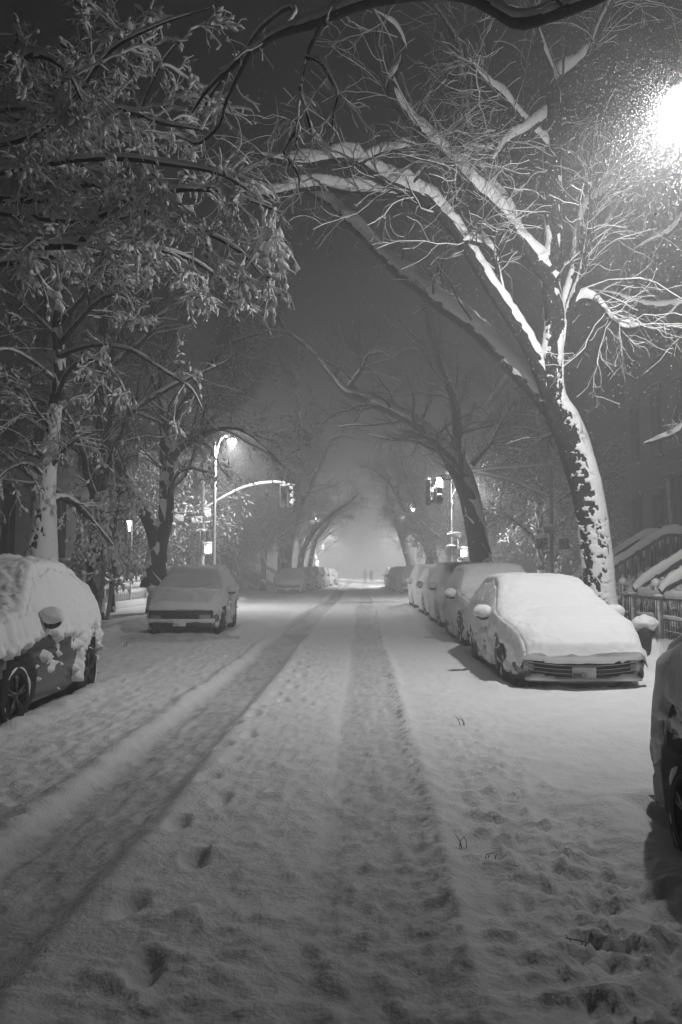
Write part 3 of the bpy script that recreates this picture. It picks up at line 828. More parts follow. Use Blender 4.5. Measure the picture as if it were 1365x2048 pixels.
def T1():
    Y = 15.6
    L = []
    L.append(limb([(1212,1262,15.6,74),(1200,1200,15.6,60),(1194,1120,15.6,58),(1184,1040,15.6,58),(1168,960,15.6,60),(1146,890,15.6,60),(1124,840,15.5,58),(1108,790,15.4,44),(1104,720,15.3,42),(1110,640,15.2,40),(1101,560,15.1,36),(1108,450,15,35),(1105,300,14.8,34),(1107,190,14.6,28),(1085,110,14.4,22),(1070,50,14.2,16),(1060,-40,14,12)], 70))
    L.append(limb([(1140,870,15.6,50),(1112,830,15.5,34),(1075,790,15.7,26),(1030,742,15.9,25),(980,690,16.2,24),(935,650,16.5,23),(880,610,16.8,22),(830,570,17.1,20),(780,530,17.4,18),(735,480,17.7,16),(690,440,18,14),(655,405,18.2,11),(612,384,18.4,8),(560,372,18.6,5)], 70))
    L.append(limb([(1112,815,15.47,40),(1088,760,15.36,26),(1062,700,15.25,24),(1025,640,15.14,22),(985,580,15.02,21),(945,515,14.91,20),(905,455,14.8,19),(862,410,14.69,18),(820,385,14.6,16),(770,362,14.52,15),(735,338,14.46,13),(705,322,14.41,12),(660,322,14.35,11),(610,330,14.3,10),(560,322,14.24,8),(520,310,14.18,6)], 70))
    L.append(limb([(870,418,14.72,14),(835,402,14.72,12),(790,392,14.69,11),(730,388,14.66,10),(690,385,14.63,9),(640,377,14.6,9),(590,383,14.58,8),(540,394,14.55,8),(490,390,14.52,7),(440,382,14.49,5)], 40))
    L.append(limb([(1104,560,15.1,30),(1070,520,15,22),(1035,475,14.9,20),(1000,430,14.8,19),(950,385,14.6,18),(905,335,14.4,17),(860,290,14.2,16),(815,240,14,15),(785,195,13.8,14),(782,168,13.7,13),(800,140,13.6,11),(808,100,13.5,9),(790,60,13.4,7),(745,20,13.2,5)], 70))
    L.append(limb([(1080,530,15,20),(1045,480,15.2,17),(1020,420,15.3,15),(985,375,15.4,14),(958,330,15.5,14),(942,270,15.6,13),(932,210,15.7,12),(926,150,15.8,11),(918,90,15.9,9),(895,50,16,7),(870,10,16.1,5)], 60))
    L.append(limb([(1105,310,14.8,14),(1060,260,14.6,9),(1010,200,14.4,9),(965,160,14.2,7),(935,118,14,4)], 24))
    L.append(limb([(1100,230,14.8,14),(1060,260,14.5,10),(1010,290,14.2,8),(985,320,14,5)], 20))
    L.append(limb([(1106,175,14.6,18),(1150,140,14.3,13),(1185,100,14,11),(1205,50,13.7,9),(1235,-10,13.4,7)], 24))
    L.append(limb([(1122,660,15.4,14),(1132,600,15.5,14),(1148,540,15.6,12),(1155,470,15.7,11),(1172,415,15.8,9),(1210,385,15.9,7),(1260,350,16,4)], 30))
    L.append(limb([(1128,700,15.5,18),(1140,620,15.3,13),(1160,560,15.1,10),(1172,500,14.9,8),(1180,430,14.7,6),(1178,330,14.6,4)], 30))
    L.append(limb([(1135,640,15.4,10),(1160,602,15.2,7),(1195,605,15,7),(1225,640,14.8,6),(1250,657,14.7,5),(1285,653,14.6,3)], 20))
    L.append(limb([(1010,610,15.1,9),(1000,560,15,8),(985,505,14.9,8),(955,488,14.8,7),(925,482,14.7,5)], 18))
    L.append(limb([(718,330,14.4,8),(760,310,14.4,7),(800,300,14.3,6),(835,290,14.3,4)], 16))
    L.append(limb([(820,385,14.6,8),(835,355,14.5,6),(870,320,14.5,5),(905,308,14.4,3)], 16))
    L = [np.concatenate([l[:, :3], l[:, 3:] * (1.0 if k == 0 else 1.2)], 1) for k, l in enumerate(L)]
    tree('street_tree', 'large bare tree behind the front sedan, trunk plastered white, limbs arching over the street', L, (L[0][0][0], L[0][0][1], .05),
         S=18, nres=70, depth=.36, wind=.12, wob=.05, seed=4,
         levels=[dict(k=13, lmin=.7, lmax=2.9, amin=.4, amax=1.1, N=9, up=.12, wob=.22, tmin=.3, rf=.24, rmin=.005, S=5, snow=.014),
                 dict(k=6, lmin=.4, lmax=1.3, amin=.4, amax=1.0, N=7, up=.08, wob=.25, tmin=.2, rf=.5, rmin=.0035, S=4, snow=.008),
                 dict(k=4, lmin=.15, lmax=.55, amin=.4, amax=1.0, N=5, up=.0, wob=.28, rf=.6, rmin=.003, S=3)])

def T2():
    L = []
    L.append(limb([(968,1165,31,64),(962,1120,31,50),(952,1060,31,48),(938,990,31,48),(915,935,31,46),(885,895,31,32),(845,858,31.3,28),(800,830,31.6,25),(745,806,32,23),(700,788,32.3,20),(672,760,32.6,17),(645,725,32.9,14),(618,695,33.2,12),(585,672,33.5,10),(562,640,33.8,9),(535,605,34,7),(520,560,34.2,5)], 60))
    L = [np.concatenate([l[:, :3], l[:, 3:] * .86], 1) for l in L]
    L.append(limb([(925,950,31,36),(912,900,31,24),(916,850,30.8,20),(905,790,30.6,16),(882,730,30.4,13),(865,680,30.2,10),(850,630,30,7),(845,580,29.8,4)], 40))
    L.append(limb([(690,785,32.4,10),(720,745,32,8),(738,710,31.7,6),(770,705,31.4,4)], 20))
    L.append(limb([(590,672,33.5,7),(550,662,33,6),(510,672,32.5,4)], 16))
    L.append(limb([(945,930,31,10),(985,880,30.6,8),(1000,850,30.3,6),(1030,800,30,4)], 16))
    tree('street_tree', 'dark bare tree with one long limb arching left above the traffic signal', L, (L[0][0][0], 31, .05), S=12, nres=60, depth=.12, wob=.15, seed=14,
         levels=[dict(k=18, lmin=1.4, lmax=5.0, amin=.4, amax=1.2, N=9, up=.18, wob=.2, tmin=.15, rf=.35, rmin=.012, S=4, snow=.02),
                 dict(k=9, lmin=.6, lmax=1.6, amin=.4, amax=1., N=7, up=.1, wob=.25, rf=.5, rmin=.008, S=4),
                 dict(k=6, lmin=.3, lmax=.9, amin=.4, amax=1., N=5, up=.05, wob=.25, rf=.6, rmin=.006, S=3)], twig='twig_far')

def TL2():
    Y = 27.
    L = []
    L.append(limb([(310,1175,Y,56),(312,1140,Y,44),(318,1095,Y,36),(330,1040,Y,32),(335,980,Y,30),(333,915,Y,28),(327,840,Y,18),(322,760,Y,14),(330,660,Y,10),(340,560,Y,7)], 50))
    L.append(limb([(316,1110,Y,30),(304,1060,Y-.2,26),(283,1010,Y-.5,24),(255,965,Y-.8,22),(230,915,Y-1.1,16),(205,850,Y-1.4,11),(190,780,Y-1.6,7)], 40))
    L.append(limb([(336,930,Y,22),(355,900,Y-.2,18),(385,880,Y-.5,16),(420,862,Y-.8,14),(452,855,Y-1,11),(490,862,Y-1.3,8),(520,880,Y-1.5,4)], 40))
    L.append(limb([(334,860,Y,14),(370,800,Y-.5,11),(410,740,Y-1,9),(460,690,Y-1.5,6),(520,670,Y-2,4)], 30))
    L.append(limb([(325,800,Y,12),(290,720,Y,9),(260,640,Y,6)], 20))
    tree('street_tree', 'forked tree behind the lone grey crossover, twigs hanging over the lit lamp post', L, (L[0][0][0], Y, .05), S=12, nres=50, depth=.10, wob=.12, seed=24,
         levels=[dict(k=15, lmin=1.0, lmax=4.0, amin=.5, amax=1.2, N=9, up=.10, droop=-.04, wob=.2, tmin=.25, rf=.35, rmin=.010, S=4, snow=.03),
                 dict(k=8, lmin=.6, lmax=1.5, amin=.4, amax=1., N=7, droop=-.10, wob=.22, rf=.5, rmin=.007, S=4),
                 dict(k=6, lmin=.25, lmax=.8, amin=.4, amax=1., N=5, droop=-.12, wob=.22, rf=.6, rmin=.006, S=3)], twig='twig_far',
         leaf=dict(at=(.5, 1.), len=(.08, .2), keep=.35, mat='leaf_far', hang=.6))

def TL1():
    Y = 16.3
    L = []
    L.append(limb([(78,1190,Y,70),(82,1110,Y,62),(88,1040,Y,46),(94,960,Y,33),(102,880,Y,28),(112,800,Y,26),(120,740,Y,24),(118,690,Y,22),(114,640,Y,16),(122,580,Y,12),(138,500,Y,9),(150,440,Y,5)], 60))
    L.append(limb([(118,715,Y,12),(150,700,Y-.5,9),(200,690,Y-1,8),(260,700,Y-1.6,7),(320,735,Y-2,6),(380,775,Y-2.3,5),(405,815,Y-2.4,3)], 30))
    L.append(limb([(120,690,Y,12),(160,640,Y-.4,9),(200,600,Y-.8,8),(245,590,Y-1.2,6),(270,620,Y-1.5,4)], 30))
    L.append(limb([(116,650,Y,12),(170,590,Y-.3,9),(215,530,Y-.6,7),(250,470,Y-.9,4)], 24))
    L.append(limb([(112,800,Y,10),(140,740,Y-.6,8),(190,720,Y-1.2,6),(240,760,Y-1.6,5),(262,830,Y-1.8,3)], 24))
    L.append(limb([(110,760,Y,9),(60,720,Y-.5,7),(10,700,Y-1,6),(-60,720,Y-1.5,4)], 24))
    L.append(limb([(105,860,Y,8),(70,820,Y-.5,6),(48,780,Y-.8,3)], 16))
    L.append(limb([(95,960,Y,8),(60,930,Y-.4,7),(20,940,Y-.8,5),(-20,980,Y-1,3)], 20))
    L.append(limb([(98,940,Y,9),(130,900,Y-.3,7),(160,880,Y-.6,4)], 16))
    L.append(limb([(95,1000,Y,14),(140,1000,Y+.8,10),(190,1050,Y+2,9),(225,1090,Y+2.8,6)], 20))
    tree('leafy_tree', 'slender pale trunked tree behind the black crossover, drooping leaves loaded with snow', L, (L[0][0][0], Y, .05), S=14, nres=50, depth=.06, wind=.62, wob=.06, seed=34,
         levels=[dict(k=8, lmin=.5, lmax=1.5, amin=.4, amax=1.1, N=8, up=.12, droop=-.06, wob=.18, tmin=.3, rf=.4, rmin=.007, S=4, snow=.015),
                 dict(k=6, lmin=.25, lmax=.8, amin=.3, amax=.9, N=6, droop=-.10, wob=.2, rf=.5, rmin=.004, S=3, snow=.012)],
         leaf=[dict(at=(.15, .4, .65, .9), len=(.06, .17), keep=.5, hang=.2, mess=.2, sub=1, w=(.18, .38), jit=.012, prev=1), dict(at=(.25, .5, .75, 1.), len=(.05, .15), keep=.6, hang=.35, mess=.35, sub=1, w=(.16, .34), jit=.012)])

def O1():
    """the tree rooted just left of the frame: limbs and leaf masses overhead"""
    L = []
    t0 = np.array([-6.75, 9.2, 0.]); 
    def tr(z, r, dx=0, dy=0): return [t0[0] + dx, t0[1] + dy, z, r]
    trunk = np.array([tr(-.05, .32), tr(1.5, .25), tr(3, .22, .1), tr(4.5, .2, .2), tr(6, .16, .3), tr(7.5, .12, .35, -.2), tr(9.5, .07, .5, -.3)])
    L.append(resample(trunk, 40))
    def from_trunk(z, pts):
        a = [tr(z, .09, .1 + .03 * z)] + [list(P(x, y, Y)) + [PX(w, Y) / 2] for x, y, Y, w in pts]
        return resample(np.array(a), 40)
    L.append(from_trunk(4.1, [(-120,500,9.3,26),(0,492,9.2,22),(80,490,9.1,19),(158,488,9.0,15),(172,470,8.9,12),(190,440,8.8,10),(235,415,8.8,8)]))
    L.append(from_trunk(5.2, [(-160,330,9.6,20),(60,262,9.6,13),(130,235,9.6,12),(200,222,9.5,11),(262,222,9.4,9),(330,248,9.3,7),(405,262,9.2,4)]))
    L.append(from_trunk(4.6, [(-150,420,9.2,18),(100,400,9.1,12),(170,370,9.0,11),(210,378,9,10),(260,410,9,9),(330,440,9,8),(420,470,9,7),(490,510,8.9,5),(535,560,8.8,3)]))
    L.append(from_trunk(4.9, [(-150,430,9.6,16),(120,440,9.4,11),(230,440,9.3,10),(320,390,9.2,9),(400,380,9.2,8),(480,395,9.2,6),(560,425,9.1,3)]))
    L.append(from_trunk(5.4, [(-120,380,8.8,16),(100,330,8.7,10),(240,320,8.6,9),(350,330,8.6,8),(440,345,8.6,6),(500,380,8.5,3)]))
    L.append(from_trunk(6.3, [(-200,260,8.4,16),(0,290,8.2,11),(120,230,8.2,9),(215,110,8.2,7),(300,60,8.2,5),(420,20,8.3,3)]))
    L.append(from_trunk(6.8, [(-160,180,8,16),(0,130,7.9,11),(70,110,7.8,10),(130,140,7.8,7),(160,200,7.8,4)]))
    L.append(from_trunk(4.4, [(-120,560,9.6,16),(60,520,9.8,11),(180,510,10,9),(290,500,10.2,8),(380,520,10.4,6),(460,570,10.5,4)]))
    L.append(from_trunk(6.0, [(-160,250,9.8,16),(150,215,9.9,9),(250,270,9.8,7),(290,200,9.7,6),(330,120,9.6,5),(380,60,9.5,3)]))
    tree('leafy_tree', 'leafy tree whose snow laden boughs hang over the upper left, trunk unseen', L, (t0[0], t0[1], 0), S=12, nres=40, depth=.12, wob=.05, seed=44,
         levels=[dict(k=11, lmin=.45, lmax=1.3, amin=.4, amax=1.1, N=8, up=.02, droop=-.06, wob=.2, tmin=.42, rf=.4, rmin=.006, S=4, snow=.032),
                 dict(k=7, lmin=.25, lmax=.65, amin=.3, amax=1., N=6, droop=-.12, wob=.2, rf=.5, rmin=.0035, S=4, snow=.026),
                 dict(k=4, lmin=.08, lmax=.30, amin=.3, amax=1.0, N=5, droop=-.12, wob=.26, rf=.7, rmin=.002, S=3, snow=.016)],
         leaf=[dict(at=(.1, .3, .5, .7, .9), len=(.06, .17), keep=.42, hang=.15, mess=.2, sub=1, w=(.2, .42), jit=.012, prev=1), dict(at=(.3, .65, 1.), len=(.04, .12), keep=.28, hang=.3, mess=.4, sub=1, w=(.16, .36), jit=.008)])

def O2():
    """the tree rooted just right of the frame: the heavy limb across the top"""
    L = []
    t0 = np.array([4.75, 5.6, 0.])
    L.append(resample(np.array([[4.75, 5.6, -.05, .34], [4.75, 5.6, 2, .27], [4.6, 5.7, 4, .24], [4.3, 5.9, 6, .2], [4.0, 6.2, 8, .15], [3.8, 6.5, 10.5, .08]]), 70))
    def ft(p, pts):
        a = [p] + [list(P(x, y, Y)) + [PX(w, Y) / 2] for x, y, Y, w in pts]
        return resample(np.array(a), 70)
    L.append(ft([4.4, 5.8, 5.4, .14], [(1500,-120,6.6,34),(1300,-55,7,28),(1190,0,7.1,26),(1110,30,7.2,25),(1040,48,7.3,25),(985,20,7.4,24),(930,-6,7.5,24),(860,-12,7.6,24),(760,0,7.7,23),(690,22,7.8,21),(640,45,7.9,19),(585,60,8,16),(545,75,8.1,14),(510,100,8.2,12),(470,130,8.3,9),(420,175,8.4,7),(385,225,8.5,4)]))
    L.append(ft(list(P(650, 30, 7.9)) + [.03], [(632,70,7.95,9),(615,110,8,8),(604,160,8,7),(597,220,8,6),(595,270,8,4),(594,300,8,3)]))
    L.append(ft(list(P(612, 115, 8)) + [.02], [(640,125,7.9,6),(660,155,7.8,6),(676,190,7.7,5),(668,225,7.7,4),(666,260,7.7,3)]))
    L.append(ft(list(P(600, 190, 8)) + [.018], [(612,220,7.9,5),(622,255,7.9,5),(632,290,7.9,3)]))
    L.append(ft(list(P(597, 255, 8)) + [.018], [(570,300,8,5),(580,322,8,5),(597,350,8,4),(600,378,8,3)]))
    L.append(ft(list(P(560, 70, 8.1)) + [.035], [(590,25,8.3,8),(570,20,8.5,8),(520,60,8.7,8),(480,120,8.9,7),(430,180,9,6),(400,240,9.1,4)]))
    L.append(ft(list(P(500, 105, 8.2)) + [.03], [(455,200,8.4,6),(440,250,8.5,6),(400,285,8.6,5),(370,275,8.7,3)]))
    tree('street_tree', 'tree whose heavy dark limb crosses the top of the view, trunk unseen', L, (4.75, 5.6, 0), S=14, nres=70, depth=.12, wob=.03, seed=54,
         levels=[dict(k=5, lmin=.25, lmax=.9, amin=.4, amax=1.1, N=8, up=.0, droop=-.06, wob=.22, tmin=.35, rf=.35, rmin=.005, S=4, snow=.022),
                 dict(k=4, lmin=.12, lmax=.4, amin=.4, amax=1., N=6, droop=-.06, wob=.25, rf=.5, rmin=.003, S=3, snow=.012)])

def yard_right():
    L = [resample(np.array([[9.3, 17, 0, .24], [9.2, 17, 3, .2], [9.0, 17, 6, .16], [8.8, 17, 9, .1], [8.7, 17.2, 12, .05]]), 50)]
    L.append(np.concatenate([resample(np.array([[9.1, 17, 4.8, .10]] + [list(P(x, y, Y)) + [PX(w, Y) / 2] for x, y, Y, w in [(1480,590,17,16),(1400,606,17,14),(1340,613,17,13),(1290,612,17,11),(1255,602,17,9),(1225,588,17,6),(1190,580,17,3)]]), 50)]))
    L.append(resample(np.array([[9.2, 17, 3.2, .08]] + [list(P(x, y, Y)) + [PX(w, Y) / 2] for x, y, Y, w in [(1420,850,17,12),(1340,872,17,9),(1290,888,17,6)]]), 50))
    L.append(resample(np.array([[9.0, 17, 6.8, .09]] + [list(P(x, y, Y)) + [PX(w, Y) / 2] for x, y, Y, w in [(1420,420,16.5,12),(1330,470,16,9),(1270,500,15.6,5)]]), 50))
    tree('yard_tree', 'front yard tree rooted out of view on the right, thin snowy branches reaching in', L, (9.3, 17, 0), S=10, nres=50, depth=.10, wob=.06, seed=64,
         levels=[dict(k=4, lmin=.6, lmax=1.6, amin=.4, amax=1.1, N=8, up=.1, wob=.22, tmin=.2, rf=.3, rmin=.005, S=4, snow=.012),
                 dict(k=3, lmin=.3, lmax=.9, amin=.4, amax=1., N=6, wob=.25, rf=.5, rmin=.004, S=3, snow=.01)])

def TL3():
    Y = 58.
    L = [limb([(573,1150,Y,22),(576,1110,Y,18),(584,1060,Y,17),(600,1012,Y,13),(628,955,Y,11),(648,915,Y,10),(660,885,Y,9),(690,872,Y,6),(715,880,Y,3)], 40),
         limb([(584,1062,Y,13),(590,1000,Y,12),(598,930,Y,10),(600,850,Y,8),(596,760,Y,6),(600,680,Y,4)], 40),
         limb([(582,1065,Y,9),(550,1040,Y-1,8),(515,1030,Y-2,5),(480,1035,Y-3,3)], 30)]
    tree('street_tree', 'bare tree forking right behind the first far car on the left', L, (L[0][0][0], Y, .05), S=9, nres=40, depth=.12, wob=.2, seed=74, twig='twig_far',
         levels=[dict(k=10, lmin=1.4, lmax=4.2, amin=.4, amax=1.2, N=8, up=.2, wob=.2, tmin=.25, rf=.4, rmin=.02, S=4),
                 dict(k=8, lmin=.8, lmax=2.2, amin=.4, amax=1., N=6, up=.1, wob=.25, rf=.5, rmin=.014, S=3),
                 dict(k=6, lmin=.4, lmax=1.2, amin=.4, amax=1., N=4, wob=.25, rf=.6, rmin=.010, S=3)])
    for k, (pts, lab) in enumerate((
        ([(600,1145,66,14),(606,1105,66,11),(620,1075,66,10),(648,1042,66,8),(690,1010,66,6),(720,985,66,3)], 'thin tree leaning right, second of the bare trees beyond the left crossing'),
        ([(618,1145,76,11),(624,1110,76,9),(632,1080,76,8),(655,1050,76,6),(680,1020,76,3)], 'thin tree leaning right, third of the bare trees beyond the left crossing'),
        ([(829,1150,74,19),(815,1110,74,15),(803,1068,74,13),(790,1030,74,11),(778,995,74,8),(772,950,74,5)], 'leaning tree with a brightly lit white flank beyond the bright pale car'),
        ([(868,1150,58,30),(860,1100,58,22),(842,1062,58,14),(812,1020,58,12),(785,975,58,10),(760,948,58,7),(735,935,58,4)], 'forked tree beside the ringed lamp post, its long limb leaning left'))):
        Y2 = pts[0][2]; LL = [limb(pts, 40)]
        if k == 3: LL.append(limb([(862,1098,58,16),(845,1040,58,11),(825,990,58,9),(810,950,58,7),(802,890,58,5),(800,840,58,3)], 40)); LL.append(limb([(866,1092,58,14),(880,1040,58,10),(900,960,58,7),(910,880,58,4)], 40))
        if k == 2: LL.append(limb([(806,1080,74,6),(818,1068,73,5),(832,1062,72,3)], 40))
        tree('street_tree', lab, LL, (LL[0][0][0], Y2, .05), S=9, nres=40, depth=.10, wind=.3 if k == 2 else 0, wob=.2, seed=80 + k, twig='twig_far',
             levels=[dict(k=14, lmin=1.4, lmax=4.6, amin=.4, amax=1.2, N=8, up=.2, wob=.2, tmin=.3, rf=.4, rmin=.02, S=4),
                     dict(k=8, lmin=.8, lmax=2.2, amin=.4, amax=1., N=6, up=.1, wob=.25, rf=.5, rmin=.014, S=3),
                     dict(k=5, lmin=.4, lmax=1.2, amin=.4, amax=1., N=4, wob=.25, rf=.6, rmin=.010, S=3)])

def generic(name, label, loc, h, spread, seed, leafy=False, group=None, n1=12, droop=-.02, lean=0.):
    g = np.random.default_rng(seed)
    pts = [[0, 0, 0, h * .022], [0.05, 0, h * .15, h * .017], [lean * .3, .1, h * .3, h * .015]]
    L = [resample(np.array(pts + [[lean * .7, .2, h * .6, h * .010], [lean, .3, h, h * .003]]), 30)]
    for k in range(n1):
        z = h * g.uniform(.22, .7); a = g.uniform(0, 2 * math.pi); s = spread * g.uniform(.6, 1.1) * (1.15 - z / h * .6)
        c = np.array([lean * z / h, .1, z]); d = np.array([math.cos(a), math.sin(a), 0])
        p = [list(c) + [h * .008]] + [list(c + d * s * t + np.array([g.normal() * .2, g.normal() * .2, h * .22 * t ** .8 + droop * 6 * t * t])) + [h * .008 * (1 - .8 * t)] for t in (.3, .6, 1.)]
        L.append(resample(np.array(p), 30))
    L = [np.concatenate([l[:, :3] + np.array(loc), l[:, 3:]], 1) for l in L]
    return tree(name, label, L, loc, group=group, S=8, nres=30, depth=.09, wob=.3, seed=seed, twig='twig_far',
         levels=[dict(k=9, lmin=1., lmax=2.8, amin=.4, amax=1.1, N=7, up=.1, droop=droop, wob=.2, tmin=.2, rf=.45, rmin=.014, S=4, snow=.03, r=g),
                 dict(k=8, lmin=.6, lmax=1.5, amin=.4, amax=1., N=6, droop=droop, wob=.22, rf=.5, rmin=.010, S=3, r=g),
                 dict(k=5, lmin=.3, lmax=.9, amin=.4, amax=1., N=4, droop=droop, wob=.22, rf=.6, rmin=.008, S=3, r=g)],
         leaf=dict(at=(.4, 1.), len=(.12, .34), keep=.75, mat='leaf_far', hang=.5, w=(.18, .34)) if leafy else None)

def more_trees():
    a = generic('leafy_tree', 'tall snow choked tree just behind the long armed signal post on the right', (8.6, 39.2, 0.05), 10.5, 3.8, 101, leafy=True, droop=-.08, group='snow choked trees round the crossing')
    b = generic('leafy_tree', 'snow feathered tree with hanging sprays between lamp post and left signal arm', (-8.6, 53.6, .05), 9.6, 4.6, 102, leafy=True, droop=-.10, group='snow choked trees round the crossing')
    d = generic('bare_tree', 'bare tree standing deep in the haze, left of the street beyond the far cars', (-6.9, 86, .05), 14, 5., 103, group='bare trees lining the street beyond the crossing')
    def cp(src, loc, rz, sc, lab):
        c = copy_tree(src); c.location = loc; c.rotation_euler = (0, 0, rz); c.scale = (sc, sc, sc); c['label'] = lab; return c
    cp(a, (7.4, 55.4, .05), 2.1, 1.0, 'snow choked tree beyond the crossing, right of the ringed lamp post')
    cp(a, (-9.9, 38.5, .05), 1.0, .9, 'snow choked tree rising behind the ornate balustrade on the left')
    cp(b, (-10.6, 55, .05), 3.0, 1.1, 'snow feathered tree behind the left crossing, farther than the hanging sprays')
    cp(b, (10.5, 58, .05), 1.4, 1.15, 'snow feathered tree far right beyond the crossing')
    cp(d, (5.2, 64, .05), 1.2, .9, 'bare tree over the second far car on the right')
    cp(d, (5.5, 88, .05), 2.6, 1.0, 'bare tree in thick haze on the right kerb')
    cp(d, (-7.2, 69, .05), 4.2, 1.05, 'bare tree over the third far car on the left')
    cp(d, (-6.5, 108, .05), .5, 1.0, 'faint bare tree left of the walkers in the haze')
    cp(d, (6.2, 110, .05), 5.5, 1.0, 'faint bare tree right of the walkers in the haze')
    cp(d, (-7.6, 22.5, .05), 3.6, .9, 'tall bare tree between the black and grey crossovers, back from the left kerb')
    cp(d, (5.9, 54.5, .05), 2.2, .9, 'tall bare tree at the far kerb behind the signal arm on the right')
    cp(d, (-6.9, 54.6, .05), 5.2, .85, 'tall bare tree behind the left signal on the far corner')
T1(); T2(); TL1(); TL2(); O1(); O2(); yard_right(); TL3(); more_trees()
# ------------------------------------------------------------------ buildings
def facade_wall(mb, x, y0, y1, z0, z1, holes, face, depth=.22):
    """a street wall in the plane x, with real openings: holes are (ya, yb, za, zb)"""
    ys = sorted({y0, y1, *[h[0] for h in holes], *[h[1] for h in holes]}); zs = sorted({z0, z1, *[h[2] for h in holes], *[h[3] for h in holes]})
    inside = lambda y, z: any(h[0] < y < h[1] and h[2] < z < h[3] for h in holes)
    for a, b in zip(ys, ys[1:]):
        for c, d in zip(zs, zs[1:]):
            if not inside((a + b) / 2, (c + d) / 2):
                mb.add([[x, a, c], [x, b, c], [x, b, d], [x, a, d]], [[0, 1, 2, 3]])
    xi = x - face * depth
    for a, b, c, d in holes:
        for p, q in (((a, c), (b, c)), ((b, c), (b, d)), ((b, d), (a, d)), ((a, d), (a, c))):
            mb.add([[x, *p], [x, *q], [xi, *q], [xi, *p]], [[0, 1, 2, 3]])

def rail(pts, r, depth, name, parent, m='iron_snow', seed=0, S=10):
    a = resample(np.array(pts, float), 26); Pt = a[None]; Rd = np.full((1, 26), r)
    mb = MB(); mb.tube(a, r, S); o = mb.build(name, m, parent)
    mb = MB(); mb.add(*snow_shell(Pt, Rd, S, depth, 0, seed)); mb.build('snow_cap', 'snow', o)
    return o

